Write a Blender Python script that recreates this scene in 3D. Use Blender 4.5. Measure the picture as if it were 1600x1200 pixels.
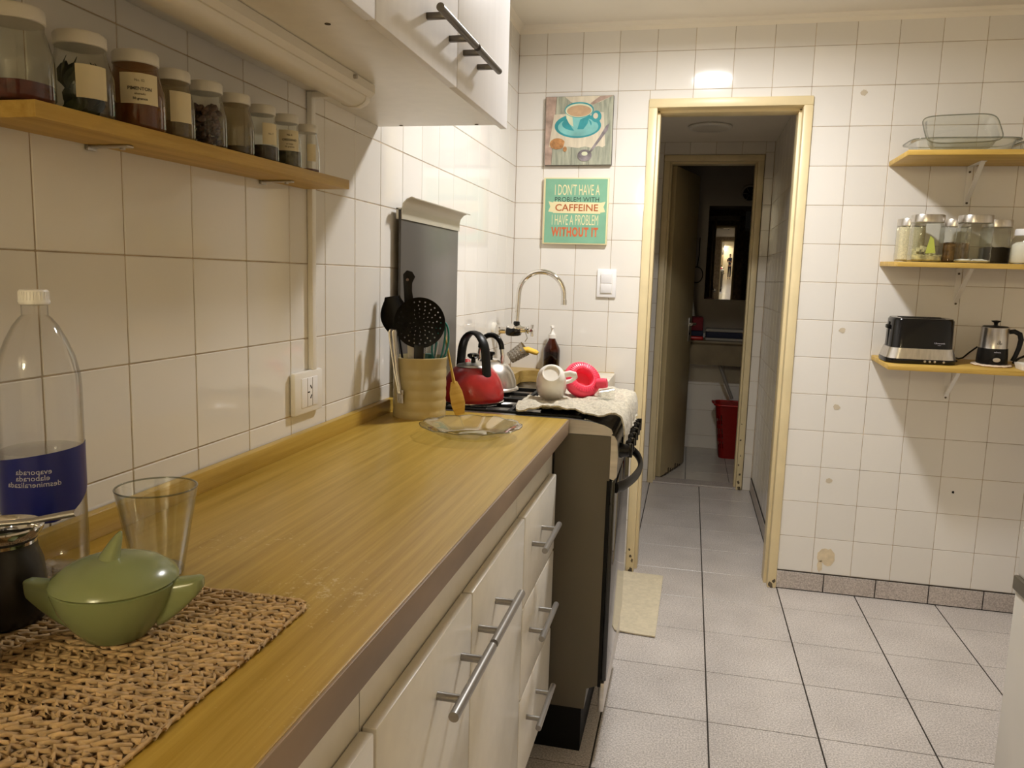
import bpy, bmesh, math, random
from mathutils import Vector, Matrix
random.seed(7)
for o in list(bpy.data.objects): bpy.data.objects.remove(o, do_unlink=True)
sc = bpy.context.scene
C = sc.collection

# ------------------------------------------------------------------ camera
def make_camera():
    cd = bpy.data.cameras.new('camera'); cam = bpy.data.objects.new('camera', cd); C.objects.link(cam)
    cd.sensor_fit = 'HORIZONTAL'; cd.sensor_width = 36.0; cd.lens = 1216.7/1600*36.0
    cd.clip_start = 0.02; cd.clip_end = 60
    yaw, pitch, roll = 0.22079, -0.13667, 0.02942
    cy, sy, cp, sp = math.cos(yaw), math.sin(yaw), math.cos(pitch), math.sin(pitch)
    fw = Vector((-sy*cp, cy*cp, sp)); rt = Vector((cy, sy, 0)); up = rt.cross(fw)
    c, s = math.cos(roll), math.sin(roll)
    r2 = rt*c + up*s; u2 = up*c - rt*s
    m = Matrix((r2, u2, -fw)).transposed().to_4x4()
    m.translation = Vector((0.7653, -3.3651, 1.2835))
    cam.matrix_world = m
    sc.camera = cam
make_camera()

# ------------------------------------------------------------------ world, light, exposure
sc.view_settings.view_transform = 'Standard'
sc.view_settings.look = 'None'
sc.view_settings.gamma = 1.0
sc.view_settings.use_curve_mapping = False
sc.view_settings.exposure = 0.06
w = bpy.data.worlds.new('world'); sc.world = w; w.use_nodes = True
w.node_tree.nodes['Background'].inputs[0].default_value = (0.02, 0.018, 0.015, 1)
w.node_tree.nodes['Background'].inputs[1].default_value = 0.2
sc.cycles.max_bounces = 10; sc.cycles.diffuse_bounces = 5; sc.cycles.glossy_bounces = 5
sc.cycles.transparent_max_bounces = 40; sc.cycles.transmission_bounces = 10
sc.cycles.caustics_reflective = False; sc.cycles.caustics_refractive = False
LAMP = (0.81, -0.86, 2.30)           # round ceiling panel, its glint shows in the back wall tiles
LAMP_POWER = 23.5
FILL_POWER = 52.0  # emission of the added fill globe behind the camera
LAMP_COLOR = (1.0, 0.985, 0.965)
FILL_COLOR = (1.0, 0.88, 0.58)  # warm tint of the added fill globe

# ------------------------------------------------------------------ materials
def new_mat(name):
    m = bpy.data.materials.new(name); m.use_nodes = True
    nt = m.node_tree; b = nt.nodes['Principled BSDF']
    return m, nt, b
def lin(c):
    return tuple(((v/12.92) if v <= 0.04045 else ((v+0.055)/1.055)**2.4) for v in c)
def hx(r, g, b): return lin((r/255, g/255, b/255))
def mat(name, col, rough=0.5, metal=0.0, spec=0.5, var=0.0, vscale=20.0, bump=0.0, bscale=60.0, coat=0.0,
        rnd=0.0, emit=None, stretch=None, sheen=0.0, col2=None, detail=4.0, sss=0.0):
    m, nt, b = new_mat(name); N = nt.nodes; L = nt.links
    b.inputs['Base Color'].default_value = (*col, 1); b.inputs['Roughness'].default_value = rough
    b.inputs['Metallic'].default_value = metal; b.inputs['Specular IOR Level'].default_value = spec
    b.inputs['Coat Weight'].default_value = coat; b.inputs['Coat Roughness'].default_value = 0.1
    b.inputs['Sheen Weight'].default_value = sheen
    if emit: b.inputs['Emission Color'].default_value = (*emit[0], 1); b.inputs['Emission Strength'].default_value = emit[1]
    vec = None
    if var or bump or col2:
        tc = N.new('ShaderNodeTexCoord'); vec = tc.outputs['Object']
        if stretch:
            mp = N.new('ShaderNodeMapping'); mp.inputs['Scale'].default_value = stretch
            L.new(vec, mp.inputs[0]); vec = mp.outputs[0]
    src = None
    if var or col2:
        nz = N.new('ShaderNodeTexNoise'); nz.inputs['Scale'].default_value = vscale; nz.inputs['Detail'].default_value = detail
        L.new(vec, nz.inputs['Vector'])
        rp = N.new('ShaderNodeValToRGB'); rp.color_ramp.elements[0].position = 0.3; rp.color_ramp.elements[1].position = 0.7
        a = tuple(max(0, c*(1-var)) for c in col); d = col2 if col2 else tuple(min(1, c*(1+var)) for c in col)
        rp.color_ramp.elements[0].color = (*a, 1); rp.color_ramp.elements[1].color = (*d, 1)
        L.new(nz.outputs['Fac'], rp.inputs[0]); src = rp.outputs[0]
    if rnd:
        oi = N.new('ShaderNodeObjectInfo'); mr = N.new('ShaderNodeMapRange')
        mr.inputs['To Min'].default_value = 1-rnd; mr.inputs['To Max'].default_value = 1+rnd*0.4
        L.new(oi.outputs['Random'], mr.inputs['Value'])
        mx = N.new('ShaderNodeVectorMath'); mx.operation = 'SCALE'
        if src: L.new(src, mx.inputs[0])
        else: mx.inputs[0].default_value = col
        L.new(mr.outputs[0], mx.inputs['Scale']); src = mx.outputs[0]
    if src: L.new(src, b.inputs['Base Color'])
    if bump:
        nb = N.new('ShaderNodeTexNoise'); nb.inputs['Scale'].default_value = bscale; nb.inputs['Detail'].default_value = 3
        L.new(vec, nb.inputs['Vector'])
        bp = N.new('ShaderNodeBump'); bp.inputs['Strength'].default_value = bump; bp.inputs['Distance'].default_value = 0.002
        L.new(nb.outputs['Fac'], bp.inputs['Height']); L.new(bp.outputs[0], b.inputs['Normal'])
    return m
def glass(name, tint=(1, 1, 1), ior=1.45, rough=0.02, body=None, cloud=0.0, edge=0.8, rim=0.45):
    """thin clear wall: fresnel mix of see-through and mirror; cloud adds a little milky diffuse"""
    m = bpy.data.materials.new(name); m.use_nodes = True; nt = m.node_tree; N = nt.nodes; L = nt.links
    N.remove(N['Principled BSDF']); out = N['Material Output']
    tr = N.new('ShaderNodeBsdfTransparent')
    l2 = N.new('ShaderNodeLayerWeight'); l2.inputs[0].default_value = 0.5
    rp = N.new('ShaderNodeValToRGB'); rp.color_ramp.elements[0].position = 0.45; rp.color_ramp.elements[1].position = 1.0   # longer way through glass near the rim of the shape
    rp.color_ramp.elements[0].color = (*tint, 1); rp.color_ramp.elements[1].color = (*[t*rim for t in tint], 1)
    L.new(l2.outputs['Facing'], rp.inputs[0]); L.new(rp.outputs[0], tr.inputs[0])
    gl = N.new('ShaderNodeBsdfGlossy'); gl.inputs['Roughness'].default_value = rough; gl.inputs[0].default_value = (1, 1, 1, 1)
    lw = N.new('ShaderNodeLayerWeight'); lw.inputs[0].default_value = 0.5          # facing 0..1, same on both sides of the wall
    pw = N.new('ShaderNodeMath'); pw.operation = 'POWER'; pw.inputs[1].default_value = 3.2; L.new(lw.outputs['Facing'], pw.inputs[0])
    f0 = ((ior-1)/(ior+1))**2
    ma = N.new('ShaderNodeMath'); ma.operation = 'MULTIPLY_ADD'; ma.inputs[1].default_value = (1-f0)*edge; ma.inputs[2].default_value = f0; L.new(pw.outputs[0], ma.inputs[0])
    mx = N.new('ShaderNodeMixShader'); L.new(ma.outputs[0], mx.inputs[0])
    first = tr.outputs[0]
    if cloud:
        df = N.new('ShaderNodeBsdfDiffuse'); df.inputs[0].default_value = (*(body or (.8, .8, .75)), 1)
        m2 = N.new('ShaderNodeMixShader'); m2.inputs[0].default_value = cloud
        L.new(tr.outputs[0], m2.inputs[1]); L.new(df.outputs[0], m2.inputs[2]); first = m2.outputs[0]
    L.new(first, mx.inputs[1]); L.new(gl.outputs[0], mx.inputs[2]); L.new(mx.outputs[0], out.inputs[0])
    return m
def wood(name, a, b, scale=6.0, stretch=(9, 0.6, 9), rough=0.4, bump=0.06, scratch=0.0, coat=0.0):
    m, nt, p = new_mat(name); N = nt.nodes; L = nt.links
    tc = N.new('ShaderNodeTexCoord'); mp = N.new('ShaderNodeMapping'); mp.inputs['Scale'].default_value = stretch
    L.new(tc.outputs['Object'], mp.inputs[0])
    n1 = N.new('ShaderNodeTexNoise'); n1.inputs['Scale'].default_value = scale; n1.inputs['Detail'].default_value = 8; n1.inputs['Roughness'].default_value = 0.65; n1.inputs['Distortion'].default_value = 0.25
    L.new(mp.outputs[0], n1.inputs['Vector'])
    rp = N.new('ShaderNodeValToRGB'); rp.color_ramp.elements[0].position = 0.32; rp.color_ramp.elements[1].position = 0.68
    rp.color_ramp.elements[0].color = (*a, 1); rp.color_ramp.elements[1].color = (*b, 1)
    L.new(n1.outputs['Fac'], rp.inputs[0]); src = rp.outputs[0]
    if scratch:
        n2 = N.new('ShaderNodeTexNoise'); n2.inputs['Scale'].default_value = 115; n2.inputs['Detail'].default_value = 5; n2.inputs['Roughness'].default_value = .75
        L.new(tc.outputs['Object'], n2.inputs['Vector'])
        n3 = N.new('ShaderNodeTexNoise'); n3.inputs['Scale'].default_value = 3.2; n3.inputs['Detail'].default_value = 2
        L.new(tc.outputs['Object'], n3.inputs['Vector'])
        ad = N.new('ShaderNodeMath'); ad.operation = 'MULTIPLY_ADD'; ad.inputs[1].default_value = 0.55; L.new(n3.outputs['Fac'], ad.inputs[0]); L.new(n2.outputs['Fac'], ad.inputs[2])
        r2 = N.new('ShaderNodeValToRGB'); r2.color_ramp.elements[0].position = 0.985; r2.color_ramp.elements[1].position = 1.06
        r2.color_ramp.elements[0].position = 0.965; r2.color_ramp.elements[1].position = 1.0
        r2.color_ramp.elements[0].color = (0, 0, 0, 1); r2.color_ramp.elements[1].color = (1, 1, 1, 1)
        L.new(ad.outputs[0], r2.inputs[0])
        mx = N.new('ShaderNodeMix'); mx.data_type = 'RGBA'; mx.inputs['B'].default_value = (0.62, 0.5, 0.26, 1)
        ml = N.new('ShaderNodeMath'); ml.operation = 'MULTIPLY'; ml.inputs[1].default_value = scratch
        L.new(r2.outputs[0], ml.inputs[0]); L.new(ml.outputs[0], mx.inputs['Factor']); L.new(src, mx.inputs['A']); src = mx.outputs['Result']
    L.new(src, p.inputs['Base Color'])
    p.inputs['Roughness'].default_value = rough; p.inputs['Coat Weight'].default_value = coat; p.inputs['Coat Roughness'].default_value = .25
    bp = N.new('ShaderNodeBump'); bp.inputs['Strength'].default_value = bump; bp.inputs['Distance'].default_value = 0.001
    L.new(n1.outputs['Fac'], bp.inputs['Height']); L.new(bp.outputs[0], p.inputs['Normal'])
    return m
def speckle(name, a, b, scale=260, rough=0.3, rnd=0.05):
    m, nt, p = new_mat(name); N = nt.nodes; L = nt.links
    ge = N.new('ShaderNodeNewGeometry')
    n1 = N.new('ShaderNodeTexNoise'); n1.inputs['Scale'].default_value = scale; n1.inputs['Detail'].default_value = 2
    L.new(ge.outputs['Position'], n1.inputs['Vector'])
    n2 = N.new('ShaderNodeTexNoise'); n2.inputs['Scale'].default_value = 5; n2.inputs['Detail'].default_value = 4
    L.new(ge.outputs['Position'], n2.inputs['Vector'])
    av = N.new('ShaderNodeMath'); av.operation = 'MULTIPLY_ADD'; av.inputs[1].default_value = .25; L.new(n2.outputs['Fac'], av.inputs[0]); L.new(n1.outputs['Fac'], av.inputs[2])
    rp = N.new('ShaderNodeValToRGB'); rp.color_ramp.elements[0].position = 0.45; rp.color_ramp.elements[1].position = 0.8
    rp.color_ramp.elements[0].color = (*a, 1); rp.color_ramp.elements[1].color = (*b, 1)
    L.new(av.outputs[0], rp.inputs[0])
    oi = N.new('ShaderNodeObjectInfo'); mr = N.new('ShaderNodeMapRange'); mr.inputs['To Min'].default_value = 1-rnd; mr.inputs['To Max'].default_value = 1.0
    L.new(oi.outputs['Random'], mr.inputs['Value'])
    sx = N.new('ShaderNodeVectorMath'); sx.operation = 'SCALE'; L.new(rp.outputs[0], sx.inputs[0]); L.new(mr.outputs[0], sx.inputs['Scale'])
    L.new(sx.outputs[0], p.inputs['Base Color']); p.inputs['Roughness'].default_value = rough
    rr = N.new('ShaderNodeMapRange'); rr.inputs['To Min'].default_value = rough-.08; rr.inputs['To Max'].default_value = rough+.12
    L.new(n2.outputs['Fac'], rr.inputs['Value']); L.new(rr.outputs[0], p.inputs['Roughness'])
    return m

MT = {}
MT['tile'] = mat('white_glazed_tile', (.775, .745, .70), .075, spec=.5, rnd=.05, bump=.02, bscale=9)
MT['tile_hall'] = mat('hall_tile', (.76, .72, .66), .16, rnd=.06, bump=.03, bscale=9)
MT['grout'] = mat('wall_grout', (.42, .33, .23), .9, var=.35, vscale=14)
MT['floor_tile'] = speckle('floor_tile', (.40, .365, .345), (.78, .725, .69), 210, .30)
MT['base_tile'] = speckle('base_tile', (.36, .315, .29), (.62, .56, .52), 210, .42)
MT['floor_grout'] = mat('floor_grout', (.035, .028, .022), .9)
MT['ceiling'] = mat('ceiling_paint', (.84, .785, .69), .8, var=.03, vscale=3)
MT['cream'] = mat('cream_paint', (.72, .60, .36), .38, var=.07, vscale=7, bump=.08, bscale=30)
MT['plain_wall'] = mat('plain_wall', (.86, .82, .74), .7)
MT['white_lam'] = mat('white_laminate', (.80, .755, .67), .32, var=.03, vscale=30)
MT['white_wood'] = mat('white_grain_laminate', (.84, .82, .82), .42, var=.02, vscale=60, stretch=(1, 1, .06), bump=.06, bscale=200)
MT['lam_edge'] = mat('laminate_edge', (.50, .42, .31), .5)
MT['top_wood'] = wood('worktop_wood', (.345, .208, .020), (.52, .345, .068), 9, (9, .22, 9), .34, .04, scratch=.75, coat=0.0)
MT['top_edge'] = mat('worktop_edge', (.27, .19, .125), .45, var=.25, vscale=9, stretch=(1, .4, 1))
MT['sink_wood'] = wood('sink_worktop_wood', (.34, .21, .05), (.56, .39, .13), 5.5, (1, 6, 6), .38, .05, scratch=.5)
MT['pine'] = wood('pine_shelf', (.38, .225, .028), (.58, .38, .085), 5, (9, .5, 9), .5, .05)
MT['pine_x'] = wood('pine_shelf_right', (.42, .25, .035), (.66, .44, .11), 5, (.5, 9, 9), .5, .05)
MT['steel'] = mat('brushed_steel', (.62, .59, .55), .28, 1.0, var=.12, vscale=90, stretch=(.05, 1, 1))
MT['steel_v'] = mat('brushed_steel_upright', (.60, .57, .53), .30, 1.0, var=.12, vscale=120, stretch=(1, 1, .04))
MT['chrome'] = mat('chrome', (.82, .80, .77), .07, 1.0)
MT['dull_steel'] = mat('dull_steel', (.50, .47, .43), .38, 1.0)
MT['grey_bar'] = mat('grey_bar_metal', (.34, .325, .31), .36, .85)
MT['dark_bar'] = mat('dark_bar_metal', (.12, .105, .09), .36, .8)
MT['black'] = mat('black_plastic', (.006, .0055, .005), .38, spec=.22)
MT['black_gloss'] = mat('black_gloss', (.006, .0055, .0055), .12, spec=.35)
MT['black_matt'] = mat('black_matt', (.006, .0055, .005), .75, spec=.2)
MT['iron'] = mat('black_iron', (.006, .0055, .005), .55, spec=.2, bump=.1, bscale=150)
MT['white_plastic'] = mat('white_plastic', (.80, .77, .72), .35)
MT['white_bright'] = mat('white_switch_plastic', (.84, .83, .84), .3)
MT['lid_white'] = mat('white_painted_lid', (.74, .70, .62), .42)
MT['red_enamel'] = mat('red_enamel', (.36, .013, .014), .33, var=.35, vscale=14, coat=.25)
MT['pink'] = mat('pink_silicone', (.86, .055, .115), .38)
MT['ceramic'] = mat('white_ceramic', (.80, .77, .72), .14)
MT['terry'] = mat('terry_towel', (.50, .455, .36), .95, var=.28, vscale=150, bump=1.0, bscale=330, sheen=.2)
MT['smoke_glass'] = mat('smoked_glass', (.085, .078, .07), .30, spec=.35)
MT['alu'] = mat('aluminium_trim', (.60, .56, .47), .42, .6)
MT['stove_side'] = mat('stove_side_grey', (.115, .098, .070), .42, metal=.15)
MT['oven_glass'] = mat('oven_black_glass', (.006, .006, .006), .05, spec=.7)
MT['cream_tin'] = mat('cream_painted_tin', (.43, .345, .17), .38, var=.06, vscale=12)
MT['glass'] = glass('clear_glass', (.965, .975, .965), 1.62, rim=.55)
MT['jar_glass'] = glass('jar_glass', (.93, .94, .90), rim=.68)
MT['pet'] = glass('pet_plastic', (.95, .95, .95), 1.4, .06)
MT['water'] = glass('water', (.90, .90, .90), 1.2)
MT['dish_glass'] = glass('dish_glass', (.955, .968, .955), 1.66, rim=.6)
MT['glass_lip'] = glass('glass_lip', (.62, .64, .60), 1.7, rim=.5)
MT['amber'] = glass('amber_glass', (.30, .10, .02), 1.45)
MT['green_glaze'] = mat('sage_green_plastic', (.235, .268, .118), .22)
MT['mate_leather'] = mat('black_leather', (.018, .015, .013), .36, bump=.15, bscale=60)
MT['jute'] = mat('jute_yarn', (.54, .365, .185), .9, var=.3, vscale=90)
MT['blue_label'] = mat('blue_label', (.008, .012, .13), .3)
MT['paper'] = mat('paper_label', (.72, .63, .42), .7, var=.05, vscale=20)
MT['ink'] = mat('dark_ink', (.05, .04, .03), .7)
MT['ink_soft'] = mat('brown_ink', (.22, .17, .10), .7)
MT['light_ink'] = mat('pale_ink', (.5, .48, .55), .6)
MT['mirror'] = mat('mirror', (.75, .74, .70), .01, 1.0)
MT['brown_panel'] = mat('brown_panel', (.16, .115, .055), .45, var=.15, vscale=10)
MT['red_plastic'] = mat('red_plastic', (.45, .016, .012), .35)
MT['navy'] = mat('navy_cloth', (.015, .018, .04), .9, bump=.4, bscale=200)
MT['maroon'] = mat('maroon_cloth', (.16, .012, .018), .9, bump=.4, bscale=200)
MT['grey_cloth'] = mat('grey_cloth', (.32, .29, .25), .9, bump=.4, bscale=200)
MT['rug'] = mat('cream_rug', (.66, .585, .43), .95, var=.08, vscale=60, bump=.7, bscale=300)
MT['fridge'] = mat('white_fridge_enamel', (.74, .70, .63), .33, var=.04, vscale=8)
MT['sponge'] = mat('yellow_sponge', (.80, .52, .08), .9, bump=.6, bscale=200)
MT['teal'] = mat('teal_plastic', (.02, .20, .19), .3)
MT['plinth_dark'] = mat('plinth_black', (.012, .010, .008), .85)  # near-black colour of the cabinet plinths
MT['stone_white'] = mat('white_stone', (.72, .66, .55), .4, var=.12, vscale=30)
MT['basin'] = mat('steel_basin', (.30, .27, .22), .35, .9)
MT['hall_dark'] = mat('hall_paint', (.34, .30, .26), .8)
MT['skin'] = mat('skin', (.45, .25, .16), .55)
MT['navy_shirt'] = mat('navy_shirt', (.03, .045, .09), .9)
MT['hair'] = mat('dark_hair', (.015, .01, .008), .6)

# ------------------------------------------------------------------ mesh helpers
def bmn(): return bmesh.new()
def box(bm, x0, x1, y0, y1, z0, z1, b=0.0, seg=2):
    r = bmesh.ops.create_cube(bm, size=1.0); vs = r['verts']
    for v in vs:
        v.co = Vector((x0 if v.co.x < 0 else x1, y0 if v.co.y < 0 else y1, z0 if v.co.z < 0 else z1))
    if b > 0:
        es = list({e for v in vs for e in v.link_edges})
        bmesh.ops.bevel(bm, geom=es, offset=b, segments=seg, profile=0.5, affect='EDGES')
    return bm
def frame(d):
    d = Vector(d).normalized(); a = Vector((0, 0, 1)) if abs(d.z) < 0.95 else Vector((1, 0, 0))
    u = a.cross(d).normalized(); return u, d.cross(u), d
def lathe(bm, prof, n=32, c=(0, 0, 0), axis=(0, 0, 1), sq=2.0, sx=1.0, sy=1.0, ref=None):
    """revolve (radius, height) pairs about axis through c; sq>2 squares the section"""
    ax = Vector(axis).normalized(); c = Vector(c)
    if ref is not None:
        u = (Vector(ref) - ax*Vector(ref).dot(ax)).normalized(); v = ax.cross(u)
    elif abs(ax.z) > .999: u = Vector((1, 0, 0)); v = Vector((0, 1, 0)) if ax.z > 0 else Vector((0, -1, 0))
    else: u, v, _ = frame(ax)
    rings = []
    for r, h in prof:
        if r <= 1e-6: rings.append([bm.verts.new(c + ax*h)])
        else:
            ring = []
            for i in range(n):
                t = 2*math.pi*i/n; ct, st = math.cos(t), math.sin(t)
                k = 1.0 if sq == 2.0 else (abs(ct)**sq + abs(st)**sq)**(-1/sq)
                ring.append(bm.verts.new(c + ax*h + u*(r*k*ct*sx) + v*(r*k*st*sy)))
            rings.append(ring)
    for a, b in zip(rings, rings[1:]):
        for i in range(n):
            j = (i+1) % n
            if len(a) == 1 and len(b) == 1: continue
            if len(a) == 1: bm.faces.new((a[0], b[j], b[i])[::-1] if False else (a[0], b[i], b[j]))
            elif len(b) == 1: bm.faces.new((a[i], a[j], b[0]))
            else: bm.faces.new((a[i], a[j], b[j], b[i]))
    return rings
def tube(bm, pts, r, n=8, caps=True, flat=1.0, closed=False):
    pts = [Vector(p) for p in pts]; m = len(pts); rings = []
    rr = r if isinstance(r, (list, tuple)) else [r]*m
    t0 = (pts[1]-pts[0]).normalized(); u, v, _ = frame(t0)
    for i, p in enumerate(pts):
        if closed: t = (pts[(i+1) % m]-pts[i-1]).normalized()
        elif i == 0: t = t0
        elif i == m-1: t = (pts[-1]-pts[-2]).normalized()
        else: t = ((pts[i+1]-p).normalized() + (p-pts[i-1]).normalized()).normalized()
        u = (u - t*u.dot(t)).normalized(); v = t.cross(u)
        rings.append([bm.verts.new(p + u*(rr[i]*math.cos(2*math.pi*k/n)) + v*(rr[i]*flat*math.sin(2*math.pi*k/n))) for k in range(n)])
    pr = list(zip(rings, rings[1:]))
    if closed: pr.append((rings[-1], rings[0]))
    for a, b in pr:
        for k in range(n):
            j = (k+1) % n; bm.faces.new((a[k], a[j], b[j], b[k]))
    if caps and not closed:
        bm.faces.new(rings[0][::-1]); bm.faces.new(rings[-1])
def prism(bm, poly, axis, a0, a1, b=0.0):
    """extrude a 2D outline along axis: 'x' uses (y,z), 'y' uses (x,z), 'z' uses (x,y)"""
    def P(p, a): return {'x': (a, p[0], p[1]), 'y': (p[0], a, p[1]), 'z': (p[0], p[1], a)}[axis]
    A = [bm.verts.new(P(p, a0)) for p in poly]; B = [bm.verts.new(P(p, a1)) for p in poly]
    n = len(poly); fs = []
    fs.append(bm.faces.new(A)); fs.append(bm.faces.new(B[::-1]))
    for i in range(n):
        j = (i+1) % n; fs.append(bm.faces.new((A[i], B[i], B[j], A[j])))
    bmesh.ops.recalc_face_normals(bm, faces=fs)
    if b:
        es = list({e for v in A+B for e in v.link_edges})
        bmesh.ops.bevel(bm, geom=es, offset=b, segments=2, profile=.5, affect='EDGES')
def arc(cx, cy, r, a0, a1, n=10):
    return [(cx+r*math.cos(math.radians(a0+(a1-a0)*i/n)), cy+r*math.sin(math.radians(a0+(a1-a0)*i/n))) for i in range(n+1)]
def grid(bm, nu, nv, f):
    V = [[bm.verts.new(f(i/nu, j/nv)) for j in range(nv+1)] for i in range(nu+1)]
    for i in range(nu):
        for j in range(nv): bm.faces.new((V[i][j], V[i+1][j], V[i+1][j+1], V[i][j+1]))
    return V
def sheet(bm, nu, nv, f, th):
    """a closed slab: grid surface f(u,v) and its copy th below along the local normal"""
    e = 1e-3
    def nrm(u, v):
        du = Vector(f(min(1, u+e), v)) - Vector(f(max(0, u-e), v)); dv = Vector(f(u, min(1, v+e))) - Vector(f(u, max(0, v-e)))
        k = du.cross(dv); return k.normalized() if k.length > 1e-12 else Vector((0, 0, 1))
    T = [[bm.verts.new(f(i/nu, j/nv)) for j in range(nv+1)] for i in range(nu+1)]
    B = [[bm.verts.new(Vector(f(i/nu, j/nv)) - nrm(i/nu, j/nv)*th) for j in range(nv+1)] for i in range(nu+1)]
    for i in range(nu):
        for j in range(nv):
            bm.faces.new((T[i][j], T[i+1][j], T[i+1][j+1], T[i][j+1])); bm.faces.new((B[i][j], B[i][j+1], B[i+1][j+1], B[i+1][j]))
    for i in range(nu):
        bm.faces.new((T[i][0], B[i][0], B[i+1][0], T[i+1][0])); bm.faces.new((T[i][nv], T[i+1][nv], B[i+1][nv], B[i][nv]))
    for j in range(nv):
        bm.faces.new((T[0][j], T[0][j+1], B[0][j+1], B[0][j])); bm.faces.new((T[nu][j], B[nu][j], B[nu][j+1], T[nu][j+1]))
def obj(name, bm, m, parent=None, smooth=35, loc=None, fix=True):
    if fix: bmesh.ops.recalc_face_normals(bm, faces=bm.faces[:])
    me = bpy.data.meshes.new(name); bm.to_mesh(me); bm.free()
    me.materials.append(MT[m] if isinstance(m, str) else m)
    if smooth:
        me.polygons.foreach_set('use_smooth', [True]*len(me.polygons)); me.set_sharp_from_angle(angle=math.radians(smooth))
    o = bpy.data.objects.new(name, me); C.objects.link(o)
    if parent: o.parent = parent
    if loc: o.location = loc
    return o
def tag(o, label, cat, group=None):
    o['label'] = label; o['category'] = cat
    if group: o['group'] = group
    return o
def thing(name, label, cat, loc=(0, 0, 0), rot=(0, 0, 0), group=None):
    o = bpy.data.objects.new(name, None); C.objects.link(o); o.location = loc; o.rotation_euler = rot
    o.empty_display_size = .05
    return tag(o, label, cat, group)
def struct(name, bm, m, parent=None, smooth=0):
    o = obj(name, bm, m, parent, smooth)
    if not parent: o['kind'] = 'structure'
    return o
def B1(*a, **k):
    bm = bmn(); box(bm, *a, **k); return bm
def text(name, s, size, m, parent, mtx, depth=0.0004, sx=1.0, bold=0.0, align='CENTER'):
    cu = bpy.data.curves.new(name, 'FONT'); cu.body = s; cu.size = size; cu.align_x = align; cu.align_y = 'CENTER'
    cu.offset = bold; cu.extrude = depth; cu.resolution_u = 3
    t = bpy.data.objects.new('tmp_text', cu); C.objects.link(t)
    dg = bpy.context.evaluated_depsgraph_get(); me = bpy.data.meshes.new_from_object(t.evaluated_get(dg))
    bpy.data.objects.remove(t, do_unlink=True)
    me.transform(Matrix.Diagonal((sx, 1, 1, 1))); me.transform(mtx)
    me.materials.clear(); me.materials.append(MT[m]); me.name = name
    o = bpy.data.objects.new(name, me); C.objects.link(o); o.parent = parent
    return o
def face_mtx(origin, xdir, ydir):
    x = Vector(xdir).normalized(); y = Vector(ydir).normalized(); z = x.cross(y)
    m = Matrix((x, y, z)).transposed().to_4x4(); m.translation = Vector(origin); return m
def copy_tree(o, parent=None):
    c = o.copy(); C.objects.link(c); c.parent = parent
    for ch in list(o.children): copy_tree(ch, c)
    return c

def curved_text(name, s_, size, m, parent, r, a0, z, mirror=False, wide=1.0, bold=0.0):
    """flat lettering wrapped round an upright cylinder of radius r, centred at angle a0"""
    cu = bpy.data.curves.new(name, 'FONT'); cu.body = s_; cu.size = size; cu.align_x = 'CENTER'; cu.align_y = 'CENTER'; cu.offset = bold; cu.resolution_u = 2
    t = bpy.data.objects.new('tmp_text', cu); C.objects.link(t)
    dg = bpy.context.evaluated_depsgraph_get(); me = bpy.data.meshes.new_from_object(t.evaluated_get(dg)); bpy.data.objects.remove(t, do_unlink=True)
    k = -1 if mirror else 1
    for v in me.vertices:
        a = a0+k*v.co.x*wide/r; v.co = Vector((r*math.cos(a), r*math.sin(a), z+v.co.y))
    me.materials.clear(); me.materials.append(MT[m]); me.name = name
    o = bpy.data.objects.new(name, me); C.objects.link(o); o.parent = parent; return o
def strip(bm, A, B, axis, a0, a1):
    """thick bent plate: outline A (outer) and B (inner), same length, swept along axis"""
    def P(p, a): return {'x': (a, p[0], p[1]), 'y': (p[0], a, p[1]), 'z': (p[0], p[1], a)}[axis]
    V = [[bm.verts.new(P(p, a)) for p in L_] for L_ in (A, B) for a in (a0, a1)]; a_0, a_1, b_0, b_1 = V; n = len(A)
    for i in range(n-1):
        bm.faces.new((a_0[i], a_0[i+1], a_1[i+1], a_1[i])); bm.faces.new((b_0[i], b_1[i], b_1[i+1], b_0[i+1]))
        bm.faces.new((a_0[i], b_0[i], b_0[i+1], a_0[i+1])); bm.faces.new((a_1[i], a_1[i+1], b_1[i+1], b_1[i]))
    for i in (0, n-1): bm.faces.new((a_0[i], a_1[i], b_1[i], b_0[i]))

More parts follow.
